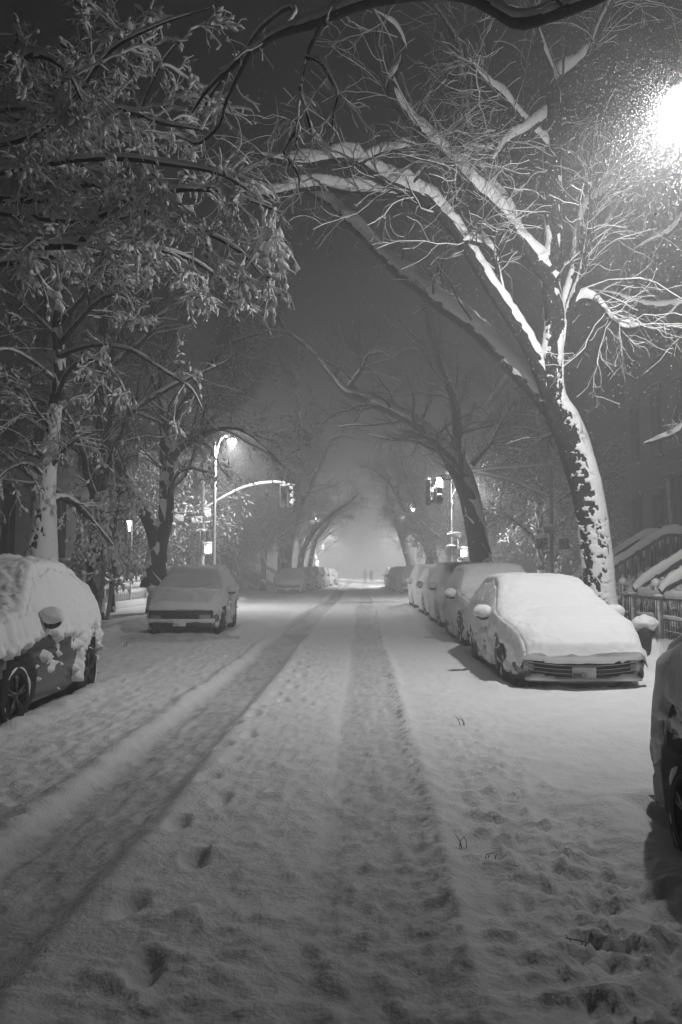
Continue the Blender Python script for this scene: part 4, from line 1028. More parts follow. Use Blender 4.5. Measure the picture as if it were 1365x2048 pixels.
def house(label, x, y0, y1, face, floors, seed, m, stoop=True, group='brownstone houses'):
    """face: -1 looks towards -x, +1 towards +x"""
    root = empty('brownstone_house', (x, (y0 + y1) / 2, .1), 0, label, 'house', group)
    ox, oy = x, (y0 + y1) / 2
    H = 1.6 + floors * 3.3 + .5; w = y1 - y0; bays = 3
    holes = []; kinds = []
    dy = -w / 2 + w * (.5 / bays) if seed % 2 else w / 2 - w * (.5 / bays)
    for f in range(floors):
        for b in range(bays):
            yc = -w / 2 + w * (b + .5) / bays; z = 1.9 + f * 3.3
            if f == 0 and abs(yc - dy) < .1 and stoop:
                holes.append((yc - .6, yc + .6, 1.55, 4.3)); kinds.append('door')
            else:
                holes.append((yc - .5, yc + .5, z, z + 2.05)); kinds.append('window')
    for b in range(bays):
        yc = -w / 2 + w * (b + .5) / bays
        if not (abs(yc - dy) < .1 and stoop): holes.append((yc - .45, yc + .45, .1, 1.15)); kinds.append('window')
    mb = MB(); facade_wall(mb, 0, -w / 2, w / 2, 0, H, holes, face)
    D = 11.0
    mb.add([[0, -w/2, 0], [-face*D, -w/2, 0], [-face*D, -w/2, H], [0, -w/2, H], [0, w/2, 0], [-face*D, w/2, 0], [-face*D, w/2, H], [0, w/2, H]], [[0,1,2,3],[4,7,6,5],[3,2,6,7],[1,5,6,2]])
    mb.build('wall', m, root, smooth=False)
    for (a, b, c, d), k in zip(holes, kinds):
        xi = -face * .215
        if k == 'window':
            mb = MB(); t = .05
            mb.box((xi + face*.03, a + t/2, (c+d)/2), (.06, t, d-c)); mb.box((xi + face*.03, b - t/2, (c+d)/2), (.06, t, d-c))
            mb.box((xi + face*.03, (a+b)/2, c + t/2), (.058, b-a-2*t, t)); mb.box((xi + face*.03, (a+b)/2, d - t/2), (.058, b-a-2*t, t)); mb.box((xi + face*.032, (a+b)/2, (c+d)/2), (.05, b-a-2*t, t))
            wn = mb.build('window', 'trim', root, smooth=False)
            mb = MB(); mb.box((xi + face*.008, (a+b)/2, (c+d)/2), (.01, b-a-.1, d-c-.1)); mb.build('pane', 'glass', wn, smooth=False)
            mb = MB(); mb.box((face*.07, (a+b)/2, c - .065), (.22, b-a+.24, .12), bev=.02); mb.build('sill', 'stone_snow', wn, smooth=False)
            mb = MB(); mb.box((face*.09, (a+b)/2, d + .12), (.16, b-a+.3, .2), bev=.02); mb.build('lintel', 'stone_snow', wn, smooth=False)
        else:
            mb = MB(); mb.box((xi + face*.03, (a+b)/2, (c+d)/2 - .25), (.06, b-a, d-c-.5)); 
            for q in (-.28, .28):
                for zz in (c + .6, c + 1.55): mb.box((xi + face*.07, (a+b)/2 + q, zz), (.03, .4, .7), bev=.01)
            dr = mb.build('door', 'wood', root, smooth=False)
            mb = MB(); V, T = ico(0); mb.add(V*.04 + [xi + face*.11, (a+b)/2 + .06, c + 1.0], T); mb.build('handle', 'chrome', dr)
            mb = MB(); mb.box((face*.12, a - .16, (c+d)/2), (.2, .24, d-c), bev=.02); mb.box((face*.12, b + .16, (c+d)/2), (.2, .24, d-c), bev=.02); mb.box((face*.2, (a+b)/2, d + .2), (.38, b-a+.9, .36), bev=.04)
            mb.build('door_surround', 'stone_snow', root, smooth=False)
    mb = MB(); mb.box((face*.28, 0, H - .12), (.6, w - .02, .3), bev=.03); mb.box((face*.18, 0, H - .5), (.36, w - .04, .44), bev=.03)
    for k in range(7): mb.box((face*.36, -w/2 + w*(k+.5)/7, H - .5), (.3, .16, .4), bev=.02)
    mb.build('cornice', 'stone_snow', root, smooth=False)
    mb = MB(); mb.box((face*.03, 0, 1.36), (.1, w - .02, .16), bev=.02); mb.build('band_course', 'stone_snow', root, smooth=False)
    if stoop:
        mb = MB(); n = 8; run = .28
        for k in range(n):
            zz = 1.5 * (n - k) / n; mb.box((face*(.05 + .8 + run*k + run/2), dy, zz/2), (run - .002, 1.5, zz))
        mb.box((face*.44, dy, .76), (.8, 1.5, 1.52)); st = mb.build('stoop', 'stone_snow', root, smooth=False)
        mb = MB(); gx = np.linspace(0, 1, 40); gy = np.linspace(-.74, .74, 16); X, Yg = np.meshgrid(gx, gy, indexing='ij')
        zz = 1.56 - 1.5 * np.clip((X - .26) / .74, 0, 1); V = np.stack([face*(.06 + X * 3.05), dy + Yg, zz + .08 * fbm(np.stack([X*9, Yg*4, 0*X + seed], -1), 3)], -1)
        mb.add(V, gridfaces(40, 16)); mb.build('step_snow', 'snow', st)
        for sd in (-1, 1):
            yy = dy + sd * .82
            top = [(face*.15, yy, 2.5), (face*.8, yy, 2.52), (face*1.1, yy, 2.38), (face*3.0, yy, 1.2), (face*3.25, yy, 1.05)]
            r = rail(top, .08, .20, 'stoop_railing', root, seed=seed + sd)
            mb = MB()
            for q in np.linspace(.1, 3.1, 14):
                zt = np.interp(q, [.15, .8, 1.1, 3.0, 3.25], [2.5, 2.52, 2.38, 1.2, 1.05]); z0 = 1.5 - 1.5*np.clip((q - .8)/2.3, 0, 1)
                mb.tube([[face*q, yy, z0], [face*q, yy, (z0+zt)/2], [face*q, yy, zt]], [.02, .03, .02], 6)
            mb.build('balusters', 'iron_snow', r)
            mb = MB(); mb.box((face*3.3, yy, .45), (.16, .16, .9), bev=.03); V, T = ico(2); mb.add(V*[.12, .12, .08] + [face*3.3, yy, .92], T); mb.build('newel_post', 'stone_snow', r)
    return root

def fence(name, label, x, y0, y1, group, seed):
    root = empty(name, (x, (y0+y1)/2, .12), 0, label, 'fence', group)
    w = (y1-y0)/2; mb = MB()
    n = int((y1-y0)/.14)
    for k in range(n):
        y = -w + (k+.5)*2*w/n; mb.tube([[0, y, 0], [0, y, .95]], .011, 5)
        mb.tube([[0, y, .95], [0, y, 1.0], [0, y, 1.07]], [.012, .022, .003], 5)
    mb.box((0, 0, .2), (.03, 2*w, .03)); mb.build('balusters', 'iron_snow', root)
    for k in np.linspace(-w, w, 4):
        mb = MB(); mb.box((0, k, .56), (.09, .09, 1.12), bev=.01); p = mb.build('post', 'iron_snow', root)
        mb = MB(); V, T = ico(2); mb.add(V*[.1, .1, .10]*(1+.4*(fbm(V*2+k+seed, 2)-.5))[:, None] + [0, k, 1.2], T); mb.build('snow_cap', 'snow', p)
    rail([(0, -w, .88), (0, -w*.3, .88), (0, w*.3, .88), (0, w, .88)], .03, .16, 'rail', root, seed=seed)
    rail([(0, -w, .45), (0, 0, .45), (0, w, .45)], .02, .06, 'rail', root, seed=seed+3)
    return root

def bush(name, label, loc, size, seed, n=420, group=None, cat='bush'):
    """a clipped or wild bush: twigs under a lumpy load of snow"""
    g = np.random.default_rng(seed); root = empty(name, loc, 0, label, cat, group)
    n0 = 14; base = np.zeros((n0, 8, 3)); 
    a = g.uniform(0, 2*math.pi, n0); e = g.uniform(.1, 1, n0)
    for i in range(n0):
        t = np.linspace(0, 1, 8)[:, None]; d = np.array([math.cos(a[i])*e[i]*size[0]*.9, math.sin(a[i])*e[i]*size[1]*.9, size[2]*(1.05-.45*e[i])])
        base[i] = t * d * (np.array([.6, .6, 1]) + .4*t*np.array([1, 1, 0]))
    r0 = np.linspace(.022, .008, 8)[None].repeat(n0, 0)
    mb = MB(); mb.add(*tubes(base, r0, 5)[:2]); mb.build('stems', 'twig', root)
    l1 = grow(base, r0, 10, .2*size[2], .5*size[2], .3, 1.0, N=6, up=.1, droop=-.08, rf=.6, rmin=.004, r=g)
    l2 = grow(*l1, 4, .1*size[2], .25*size[2], .3, 1.0, N=4, droop=-.1, rf=.7, rmin=.003, r=g)
    tw = MB(); tw.add(*tubes(*l1, 4)[:2]); tw.add(*tubes(*l2, 3)[:2])
    mb = MB()
    for PP in (l1[0], l2[0]):
        c = PP[:, -2]; k = g.uniform(size=len(c)) < .8; c = c[k]; d = unit(PP[:, -1]-PP[:, -2])[k]
        ax = d + g.normal(size=c.shape)*.3; ax[:, 2] -= .35
        ln = g.uniform(.10, .26, len(c)); blobs(mb, c, ax, ln, ln*g.uniform(.3, .5, len(c)), 0, .14, r=g)
    build_multi('twigs', [(tw, 'twig'), (mb, 'leaf_snow')], root)
    return root

def mound(name, label, loc, size, seed, cat):
    mb = MB(); V, T = ico(3); V = V.copy(); V[:, 2] = np.maximum(V[:, 2], -.2)
    k = 1 + .5*(fbm(V*1.8+seed, 4, seed)-.5) + .16*(fbm(V*6+seed, 3, seed)-.5)
    mb.add(V*k[:, None]*size, T); o = mb.build(name, 'snow', None); o.location = loc
    return tag(o, label, cat)

def buildings():
    G = 'brownstone houses on the right side'
    house('dark brownstone house at the right corner of the crossing, its edge against the glow', 9.5, 22.9, 28.9, -1, 4, 1, 'brownstone', group=G)
    house('dark brownstone house second from the right corner, snowy stoop railing at the frame edge', 9.5, 16.88, 22.88, -1, 4, 3, 'brownstone_dark', group=G)
    house('dark brownstone house nearest on the right side', 9.5, 10.86, 16.86, -1, 4, 5, 'brownstone', group=G)
    G = 'brownstone houses on the left side'
    house('dark brownstone house behind the slender pale trunk on the left', -10.4, 19.9, 26.0, 1, 4, 2, 'brownstone_dark', stoop=False, group=G)
    house('dark brownstone house at the left corner before the balustrade', -10.4, 26.02, 32.0, 1, 4, 4, 'brick', stoop=False, group=G)
    house('dark brownstone house nearest on the left side', -10.4, 13.8, 19.88, 1, 4, 7, 'brownstone', group=G)
    G = 'houses beyond the crossing'
    for k in range(4):
        y = 54 + k*6.6
        house(('brick house first past the crossing on the left', 'brick house second past the crossing on the left', 'brick house third past the crossing on the left', 'brick house fourth past the crossing on the left')[k], -11, y, y+6.58, 1, 4, 10+k, 'brick', stoop=k % 2 == 0, group=G)
        house(('brownstone house first past the crossing on the right', 'brownstone house second past the crossing on the right', 'brownstone house third past the crossing on the right', 'brownstone house fourth past the crossing on the right')[k], 10.6, y, y+6.58, -1, 4, 20+k, 'brownstone', stoop=k % 2 == 1, group=G)
    fence('iron_fence', 'snow heaped iron yard fence below the stoops on the right', 6.35, 13.2, 19.8, 'iron yard fences', 1)
    fence('iron_fence', 'snow heaped iron yard fence near the right corner house', 6.35, 22.6, 28.4, 'iron yard fences', 5)
    bush('yard_bush', 'low snow laden bush behind the yard fence, nearest the right edge', (7.3, 14.6, .1), (.9, 1.2, 1.1), 1, group='bushes in the right yards')
    bush('yard_bush', 'low snow laden bush between the two stoops on the right', (7.4, 18.2, .1), (.9, 1.3, 1.2), 2, group='bushes in the right yards')
    bush('yard_bush', 'low snow laden bush beside the corner house stoop', (7.4, 22.6, .1), (.8, 1.1, 1.2), 3, group='bushes in the right yards')
    bush('yard_bush', 'spiky snow coated bush beside the ringed lamp post past the crossing', (6.6, 53.5, .05), (1.8, 1.6, 2.6), 4)
    bush('yard_bush', 'rounded snow covered shrub behind the black crossover on the left', (-8.6, 22.8, .1), (1.5, 1.6, 1.75), 5)
    # ornate balustrade with snow on its rails
    root = empty('balustrade', (-9.2, 30.6, .1), 0, 'pale ornate low balustrade wall with snow on its rails, left of the grey crossover', 'wall')
    w = 3.0; mb = MB()
    mb.box((0, 0, .16), (.3, 2*w, .34), bev=.03)
    mb.build('plinth', 'pale_stone_snow', root, smooth=False)
    mb = MB()
    n = 22
    for k in range(n):
        y = -w + (k+.5)*2*w/n
        mb.lathe([(.05, .33), (.07, .36), (.03, .42), (.06, .52), (.075, .58), (.03, .70), (.06, .76), (.07, .80)], (0, y, 0), S=8)
    mb.box((0, 0, .56), (.06, 2*w, .46)); mb.build('balusters', 'pale_stone_snow', root)
    rail([(0, -w, .86), (0, 0, .86), (0, w, .86)], .075, .10, 'rail', root, 'pale_stone_snow', 4)
    rail([(0, -w, 1.08), (0, 0, 1.08), (0, w, 1.08)], .085, .12, 'rail', root, 'pale_stone_snow', 6)
    mb = MB(); mb.box((0, w+.1, .64), (.3, .3, 1.28), bev=.03); V, T = ico(2); mb.add(V*[.14, .14, .18]+[0, w+.1, 1.4], T); mb.build('end_post', 'pale_stone_snow', root)

# ------------------------------------------------------------------ lamps, signals
def point(name, loc, W, rad):
    l = bpy.data.lights.new(name, 'POINT'); l.energy = W; l.shadow_soft_size = rad
    o = bpy.data.objects.new(name, l); COL.objects.link(o); o.location = loc
    return o

def street_lamp(label, base, h, arm, W, ring=False, glow_m='lamp_glow', head=.24, tilt=(0, 0), halo=0):
    """a post with a curved bracket and a glass bowl under a hood; arm = (dx, dy) reach of the bracket"""
    root = empty('street_lamp', (base[0], base[1], 0), 0, label, 'street lamp')
    mb = MB()
    prof = [(.16, 0), (.17, .1), (.13, .2), (.13, .7), (.10, .8), (.085, 1.0)]
    zz = 1.0
    while zz < h - .6:
        if ring and int(zz*10) % 12 < 3: prof += [(.075, zz), (.115, zz+.06), (.12, zz+.12), (.075, zz+.18)]; zz += .4
        else: prof += [(.08 - .02*zz/h, zz)]; zz += .35
    prof += [(.055, h - .3), (.10, h - .2), (.09, h - .05), (.03, h + .08), (.001, h + .16)] if ring else [(.055, h - .1), (.04, h), (.001, h+.03)]
    mb.lathe(prof, S=14); mb.build('post', 'pole_snow', root)
    a = np.array(arm, float)
    hz = h if not ring else h - .5
    e = np.array([a[0], a[1], hz + (.12 if not ring else .3)])
    if np.linalg.norm(a) > 0:
        pts = resample(np.array([[0, 0, hz - .7], [a[0]*.35, a[1]*.35, hz + .1], [a[0]*.75, a[1]*.75, e[2] + .12], [a[0], a[1], e[2] + .12]]), 16)
        mb = MB(); mb.tube(pts, .032, 8); ar = mb.build('arm', 'pole_snow', root)
        mb = MB(); mb.add(*snow_shell(pts[None], np.full((1, 16), .032), 8, .07)); mb.build('snow_cap', 'snow', ar)
        mb = MB(); s = head / .24
        mb.lathe([(.001, .16*s), (.06*s, .15*s), (.13*s, .08*s), (.165*s, .01*s), (.16*s, -.015*s), (.1*s, -.016*s)], tuple(e), S=20); hd = mb.build('lamp_head', 'pole_snow', root)
        mb = MB(); mb.lathe([(.15*s, -.012*s), (.20*s, -.06*s), (.225*s, -.14*s), (.20*s, -.23*s), (.13*s, -.31*s), (.05*s, -.35*s), (.001, -.36*s)], tuple(e), S=24); mb.build('glass_bowl', glow_m, hd)
        ld = bpy.data.lights.new('lamp_light', 'SPOT'); ld.energy = W; ld.shadow_soft_size = .09; ld.spot_size = R(172); ld.spot_blend = .9
        l = bpy.data.objects.new('lamp_light', ld); COL.objects.link(l); l.location = (e[0], e[1], e[2] - .19*s); l.parent = hd
        if halo:                                              # what the globe gives off to every side
            g_ = point('globe_light', l.location, halo, .09); g_.parent = hd
        l.rotation_euler = Vector((-tilt[0], -tilt[1], 1)).to_track_quat('Z', 'Y').to_euler()
    return root

def signal_head(parent, c, yaw, lit=None, sc=1.0, snow=True, m='signal_body'):
    """three stacked lenses with visors; faces -y before the yaw"""
    Rz = np.array(Matrix.Rotation(yaw, 3, 'Z')); c = np.array(c, float)
    def xf(V): return (np.asarray(V) * sc) @ Rz.T + c
    mb = MB(); sub = MB(); sub.box((0, 0, 0), (.34, .20, 1.06), bev=.03); mb.add(xf(sub.v[0]), sub.q[0]); 
    for q in sub.q[1:]: mb.q.append(q)
    mb.t += sub.t
    h = mb.build('signal_head', m, parent)
    for k, z in enumerate((.35, 0, -.35)):
        a = np.linspace(R(-25), R(205), 15); rr = .15; mb = MB()
        o1 = np.stack([rr*np.cos(a), 0*a - .10, z + rr*np.sin(a)], -1); o2 = np.stack([rr*np.cos(a)*.96, 0*a - .34 + .05*np.cos(a)**2, z + rr*np.sin(a)*.96 - .02], -1)
        i2 = o2*1.0; i2[:, 0] *= .9; i2[:, 2] = z + (o2[:, 2]-z)*.9; i1 = o1*1.0; i1[:, 0] *= .9; i1[:, 2] = z + (o1[:, 2]-z)*.9
        mb.add(xf(np.stack([o1, o2, i2, i1], 0).reshape(-1, 3)), gridfaces(4, 15)); mb.build('visor', m, h)
        mb = MB(); sub = MB(); sub.lathe([(.001, .13), (.08, .125), (.135, .105), (.14, .09)], (0, 0, 0), 'y', 20)
        Vv = np.concatenate(sub.v); Vv[:, 1] *= -1; Vv[:, 2] += z
        mb.add(xf(Vv), np.concatenate(sub.q)); mb.build('lens', 'signal_glow' if lit == k else 'glass', h)
        if snow:
            mb = MB(); V, T = ico(2); mb.add(xf(V*[.13, .12, .05]*(1+.5*(fbm(V*2+k, 2)-.5))[:, None] + [0, -.22, z+.165]), T); mb.build('snow_cap', 'snow', h)
    mb = MB(); V, T = ico(2); mb.add(xf(V*[.18, .13, .09]*(1+.5*(fbm(V*2, 2)-.5))[:, None] + [0, 0, .55]), T); mb.build('snow_cap', 'snow', h)
    return h

def ped_head(parent, c, yaw, lit):
    Rz = np.array(Matrix.Rotation(yaw, 3, 'Z')); c = np.array(c, float)
    mb = MB(); mb.box(c, (.46, .24, .46), Rz, .03); h = mb.build('pedestrian_head', 'signal_body', parent)
    mb = MB()
    for sx in (-1, 1): mb.box(c + Rz @ np.array([sx*.215, -.22, 0]), (.02, .2, .44), Rz)
    mb.box(c + Rz @ np.array([0, -.22, .215]), (.41, .2, .02), Rz); mb.build('hood', 'plastic', h)
    # the walking figure
    mb = MB(); f = lambda x, z: list(c + Rz @ np.array([x, -.135, z]))
    V, T = ico(1); mb.add((V*[.03, .008, .03]) @ Rz.T + np.array(f(.01, .13)), T)
    for pts, r in (([(0, .09), (-.005, 0)], .045), ([(-.005, 0), (.04, -.07), (.03, -.15)], .03), ([(-.005, 0), (-.04, -.08), (-.08, -.14)], .03), ([(0, .08), (.06, .03), (.09, .05)], .013), ([(0, .08), (-.06, .04), (-.08, -.02)], .013)):
        mb.tube([f(*p) for p in pts], r, 6)
    mb.build('walk_symbol', 'signal_glow' if lit else 'glass', h)
    mb = MB(); V, T = ico(2); mb.add(V*[.25, .14, .09]*(1+.4*(fbm(V*2, 2)-.5))[:, None] + c + [0, 0, .24], T); mb.build('snow_cap', 'snow', h)
    if lit:
        l = point('symbol_light', c + Rz @ np.array([0, -.65, 0]), lit * .6, .05); l.parent = h
    return h

def sign_plate(parent, c, w, h, yaw, m='signal_body'):
    Rz = np.array(Matrix.Rotation(yaw, 3, 'Z')); mb = MB(); mb.box(c, (w, .03, h), Rz, .008); o = mb.build('sign_plate', m, parent)
    mb = MB(); V, T = ico(2); mb.add((V*[w*.5, .05, .045]*(1+.5*(fbm(V*3+c[2], 2)-.5))[:, None]) @ Rz.T + np.array(c) + [0, 0, h/2+.01], T); mb.build('snow_cap', 'snow', o)
    return o

def signals():
    # right: post with a long guyed arm
    Y = 34.; b = P(1105, 1140, Y); top = P(1104, 925, Y)
    root = empty('traffic_signal', (b[0], Y, .1), 0, 'traffic signal on a long braced arm over the right lane, top lens lit', 'traffic signal')
    H = top[2] - .1
    mb = MB(); mb.lathe([(.2, 0), (.2, .35), (.12, .5), (.10, 1.2), (.085, H-.3), (.10, H-.25), (.085, H), (.001, H+.08)], S=14); mb.build('post', 'pole_dark', root)
    e = P(868, 952, Y-1.2) - np.array([b[0], Y, .1]); m1 = np.array([0, 0, H - .15])
    pts = resample(np.array([m1, (m1+e)/2 + [0, 0, .04], e + [.25, 0, .02], e]), 20)
    mb = MB(); mb.tube(pts, .035, 8); a = mb.build('arm', 'pole_dark', root)
    mb = MB(); mb.add(*snow_shell(pts[None], np.full((1, 20), .035), 8, .11)); mb.build('snow_cap', 'snow', a)
    s0 = P(1100, 995, Y) - np.array([b[0], Y, .1]); s1 = P(1020, 962, Y-.4) - np.array([b[0], Y, .1]); s2 = P(950, 945, Y-.8) - np.array([b[0], Y, .1])
    pts = resample(np.array([s0, s1, s2]), 16)
    mb = MB(); mb.tube(pts, .045, 8); a = mb.build('brace', 'pole_dark', root)
    mb = MB(); mb.add(*snow_shell(pts[None], np.full((1, 16), .045), 8, .12)); mb.build('snow_cap', 'snow', a)
    c = e + [.20, -.06, -.62]; signal_head(root, c, R(0), 0, 1.0); 
    l = point('signal_light', c + np.array([0, -.45, .35]), 110, .05); l.parent = root
    signal_head(root, c + [-.42, .12, -.05], R(88), None, 1.0)
    z = P(1105, 1088, Y)[2] - .1
    ped_head(root, (-.42, -.02, z), R(-15), 0); ped_head(root, (.40, 0, z), R(75), 3)
    sign_plate(root, (-.1, -.12, z + .62), .5, .32, R(0))
    # left: post, curved arm and a signal seen from the side
    Y = 36.; b = P(405, 1140, Y)
    root = empty('traffic_signal', (b[0], Y, .1), 0, 'traffic signal hung on a curved arm left of centre, above the lone grey crossover', 'traffic signal')
    o = np.array([b[0], Y, .1]); H = P(405, 955, Y)[2] - .1
    mb = MB(); mb.lathe([(.2, 0), (.2, .35), (.12, .5), (.10, 1.2), (.085, H-.1), (.10, H-.05), (.001, H+.08)], S=14); mb.build('post', 'pole_dark', root)
    pts = resample(np.array([P(x, y, Y - dy) - o for x, y, dy in ((405, 1022, 0), (440, 1000, .2), (490, 975, .4), (540, 966, .6), (572, 966, .7))]), 20)
    mb = MB(); mb.tube(pts, .045, 8); a = mb.build('arm', 'pole_dark', root)
    mb = MB(); mb.add(*snow_shell(pts[None], np.full((1, 20), .045), 8, .07)); mb.build('snow_cap', 'snow', a)
    c = P(580, 992, Y-.8) - o; signal_head(root, c, R(62), None, .92, m='snowy_housing'); signal_head(root, c + [-.28, .1, -.02], R(168), None, .92, m='snowy_housing')
    c = P(411, 1072, Y) - o; ped_head(root, c + [-.18, -.05, 0], R(70), 0)
    c = P(418, 1098, Y-.2) - o; ped_head(root, c, R(8), 60)
    sign_plate(root, P(402, 1040, Y-.1) - o, .85, .24, R(0)); sign_plate(root, P(357, 1037, Y+.3) - o, .5, .28, R(20))
    sign_plate(root, P(416, 1026, Y-.3) - o, .3, .34, R(10))
    c = P(416, 940, Y-.1) - o; signal_head(root, c, R(185), None, .8)
    # right far post with rings and the walk light
    o = np.array([P(903, 1140, 41)[0], 41, 0])
    rt = empty('pedestrian_signal', (o[0]+.3, 40.7, .0), 0, 'glowing walk signal on its short post by the ringed lamp post', 'walk signal')
    mb = MB(); mb.lathe([(.1, 0), (.1, .2), (.055, .3), (.05, 3.1), (.001, 3.16)], S=10); mb.build('post', 'pole_dark', rt)
    ped_head(rt, (.28, -.1, P(920, 1106, 40.7)[2]), R(0), 70); ped_head(rt, (-.35, 0, P(905, 1102, 40.7)[2]), R(80), 0)
    sign_plate(rt, (-.2, -.1, P(905, 1070, 40.7)[2]), .7, .22, R(0))
    rt = empty('pedestrian_signal', (P(637, 1130, 108)[0], 108, 0), 0, 'small glowing walk signal far down the left pavement', 'walk signal')
    mb = MB(); mb.lathe([(.1, 0), (.1, .2), (.055, .3), (.05, 2.9), (.001, 2.96)], S=10); mb.build('post', 'pole_dark', rt)
    ped_head(rt, (-.1, -.15, P(636, 1124, 108)[2]), R(0), 500)

def lamps():
    c = P(1366, 205, 10.0); LAMP[:] = [c[0], c[1], c[2] + .05]
    street_lamp('tall street lamp at the right edge glaring through the falling snow', (4.8, 10.8), c[2] + .02, (c[0] - 4.8, -.8), LW1, head=.28, tilt=(-.24, .70), halo=330)
    Y = 33.; b = P(428, 1140, Y); e = P(465, 884, Y)
    street_lamp('snow plastered street lamp post rising behind the lone grey crossover', (b[0], Y), e[2] + .0, (e[0] - b[0], -.1), LW2, glow_m='far_lamp_glow', head=.2, halo=500)
    b = P(903, 1140, 41)
    street_lamp('ringed street lamp post beyond the signal arm, lamp behind the leaning trunk', (b[0], 41), 6.45, (1.15, .3), LW3, ring=True, glow_m='far_lamp_glow', head=.2, halo=600)
    for k, (x, y, lab) in enumerate(((6.1, 78, 'street lamp in the haze past the bright pale car on the right'), (-6.9, 92, 'street lamp deep in the haze on the left'), (6.1, 116, 'street lamp deep in the haze on the right'), (-6.9, 134, 'farthest street lamp on the left'))):
        street_lamp(lab, (x, y), 7.6, (-1.3 if x > 0 else 1.3, 0), LW4[k], glow_m='far_lamp_glow', halo=2200)
    # a small lantern at a house gate
    p = P(258, 1052, 30.5)
    rt = empty('gate_lantern', (p[0], 30.5, .1), 0, 'lit hanging lantern on a hooked post above the balustrade', 'lantern')
    z = p[2] - .1
    pts = resample(np.array([[.0, .4, 0], [0, .4, z + .3], [0, .4, z + .75], [0, .2, z + .95], [0, 0, z + .75], [0, 0, z + .45]]), 30)
    mb = MB(); mb.tube(pts, .03, 8); mb.build('post', 'pole_snow', rt)
    mb = MB(); mb.lathe([(.001, .46), (.05, .40), (.15, .27), (.16, .24), (.11, .235)], (0, 0, z), S=8); mb.lathe([(.10, -.235), (.12, -.26), (.03, -.33), (.001, -.4)], (0, 0, z), S=8)
    for k in range(4):
        a = k*math.pi/2; mb.tube([[.10*math.cos(a), .10*math.sin(a), z-.24], [.12*math.cos(a), .12*math.sin(a), z+.24]], .008, 5)
    hd = mb.build('lantern_cage', 'iron_snow', rt)
    mb = MB(); mb.lathe([(.001, -.22), (.06, -.2), (.085, 0), (.09, .2), (.001, .22)], (0, 0, z), S=10); mb.build('glass', 'lantern_glow', hd)

# ------------------------------------------------------------------ people and small things
def person(label, loc, rz, stride, h=1.72, arm=.1):
    V = []; E = []; Rr = []
    def j(p, r, par=None):
        V.append(p); Rr.append(r)
        if par is not None: E.append((par, len(V)-1))
        return len(V)-1
    s = h/1.72
    pel = j((0, 0, .95), .15); wa = j((0, 0, 1.12), .14, pel); ch = j((0, -.02, 1.34), .17, wa); nk = j((0, -.03, 1.5), .06, ch)
    hd = j((0, -.05, 1.60), .085, nk); tp = j((0, -.05, 1.70), .07, hd)
    for sd in (-1, 1):
        hp = j((sd*.09, 0, .90), .11, pel); k = j((sd*.09, -sd*stride*.5-.03, .50), .075, hp); an = j((sd*.09, -sd*stride+.04, .09), .05, k); j((sd*.1, -sd*stride-.12, .05), .04, an)
        sh = j((sd*.20, -.02, 1.40), .075, ch); el = j((sd*.27, .05, 1.12), .058, sh); wr = j((sd*.26, -.10+sd*arm, .92), .04, el); j((sd*.25, -.15+sd*arm, .84), .035, wr)
    me = bpy.data.meshes.new('person'); me.from_pydata([(x*s, y*s, z*s) for x, y, z in V], E, [])
    o = bpy.data.objects.new('person', me); COL.objects.link(o); o.location = loc; o.rotation_euler = (0, 0, rz)
    sk = o.modifiers.new('skin', 'SKIN'); 
    for i, r in enumerate(Rr): me.skin_vertices[0].data[i].radius = (r*s, r*s)
    me.skin_vertices[0].data[0].use_root = True
    sb = o.modifiers.new('sub', 'SUBSURF'); sb.levels = 2; sb.render_levels = 2
    me.materials.append(MATS['cloth'])
    tag(o, label, 'person')
    mb = MB(); V2, T = ico(3); mb.add(V2*np.array([.095, .11, .125])*s + np.array([0, -.06, 1.64])*s, T); hood = mb.build('hood', 'cloth', o)
    mb = MB(); mb.add(V2*np.array([.062, .05, .085])*s + np.array([0, -.125, 1.62])*s, T); V3, T3 = ico(1)
    mb.add(V3*np.array([.012, .02, .018])*s + np.array([0, -.178, 1.615])*s, T3); mb.build('face', 'skin', o)
    return o

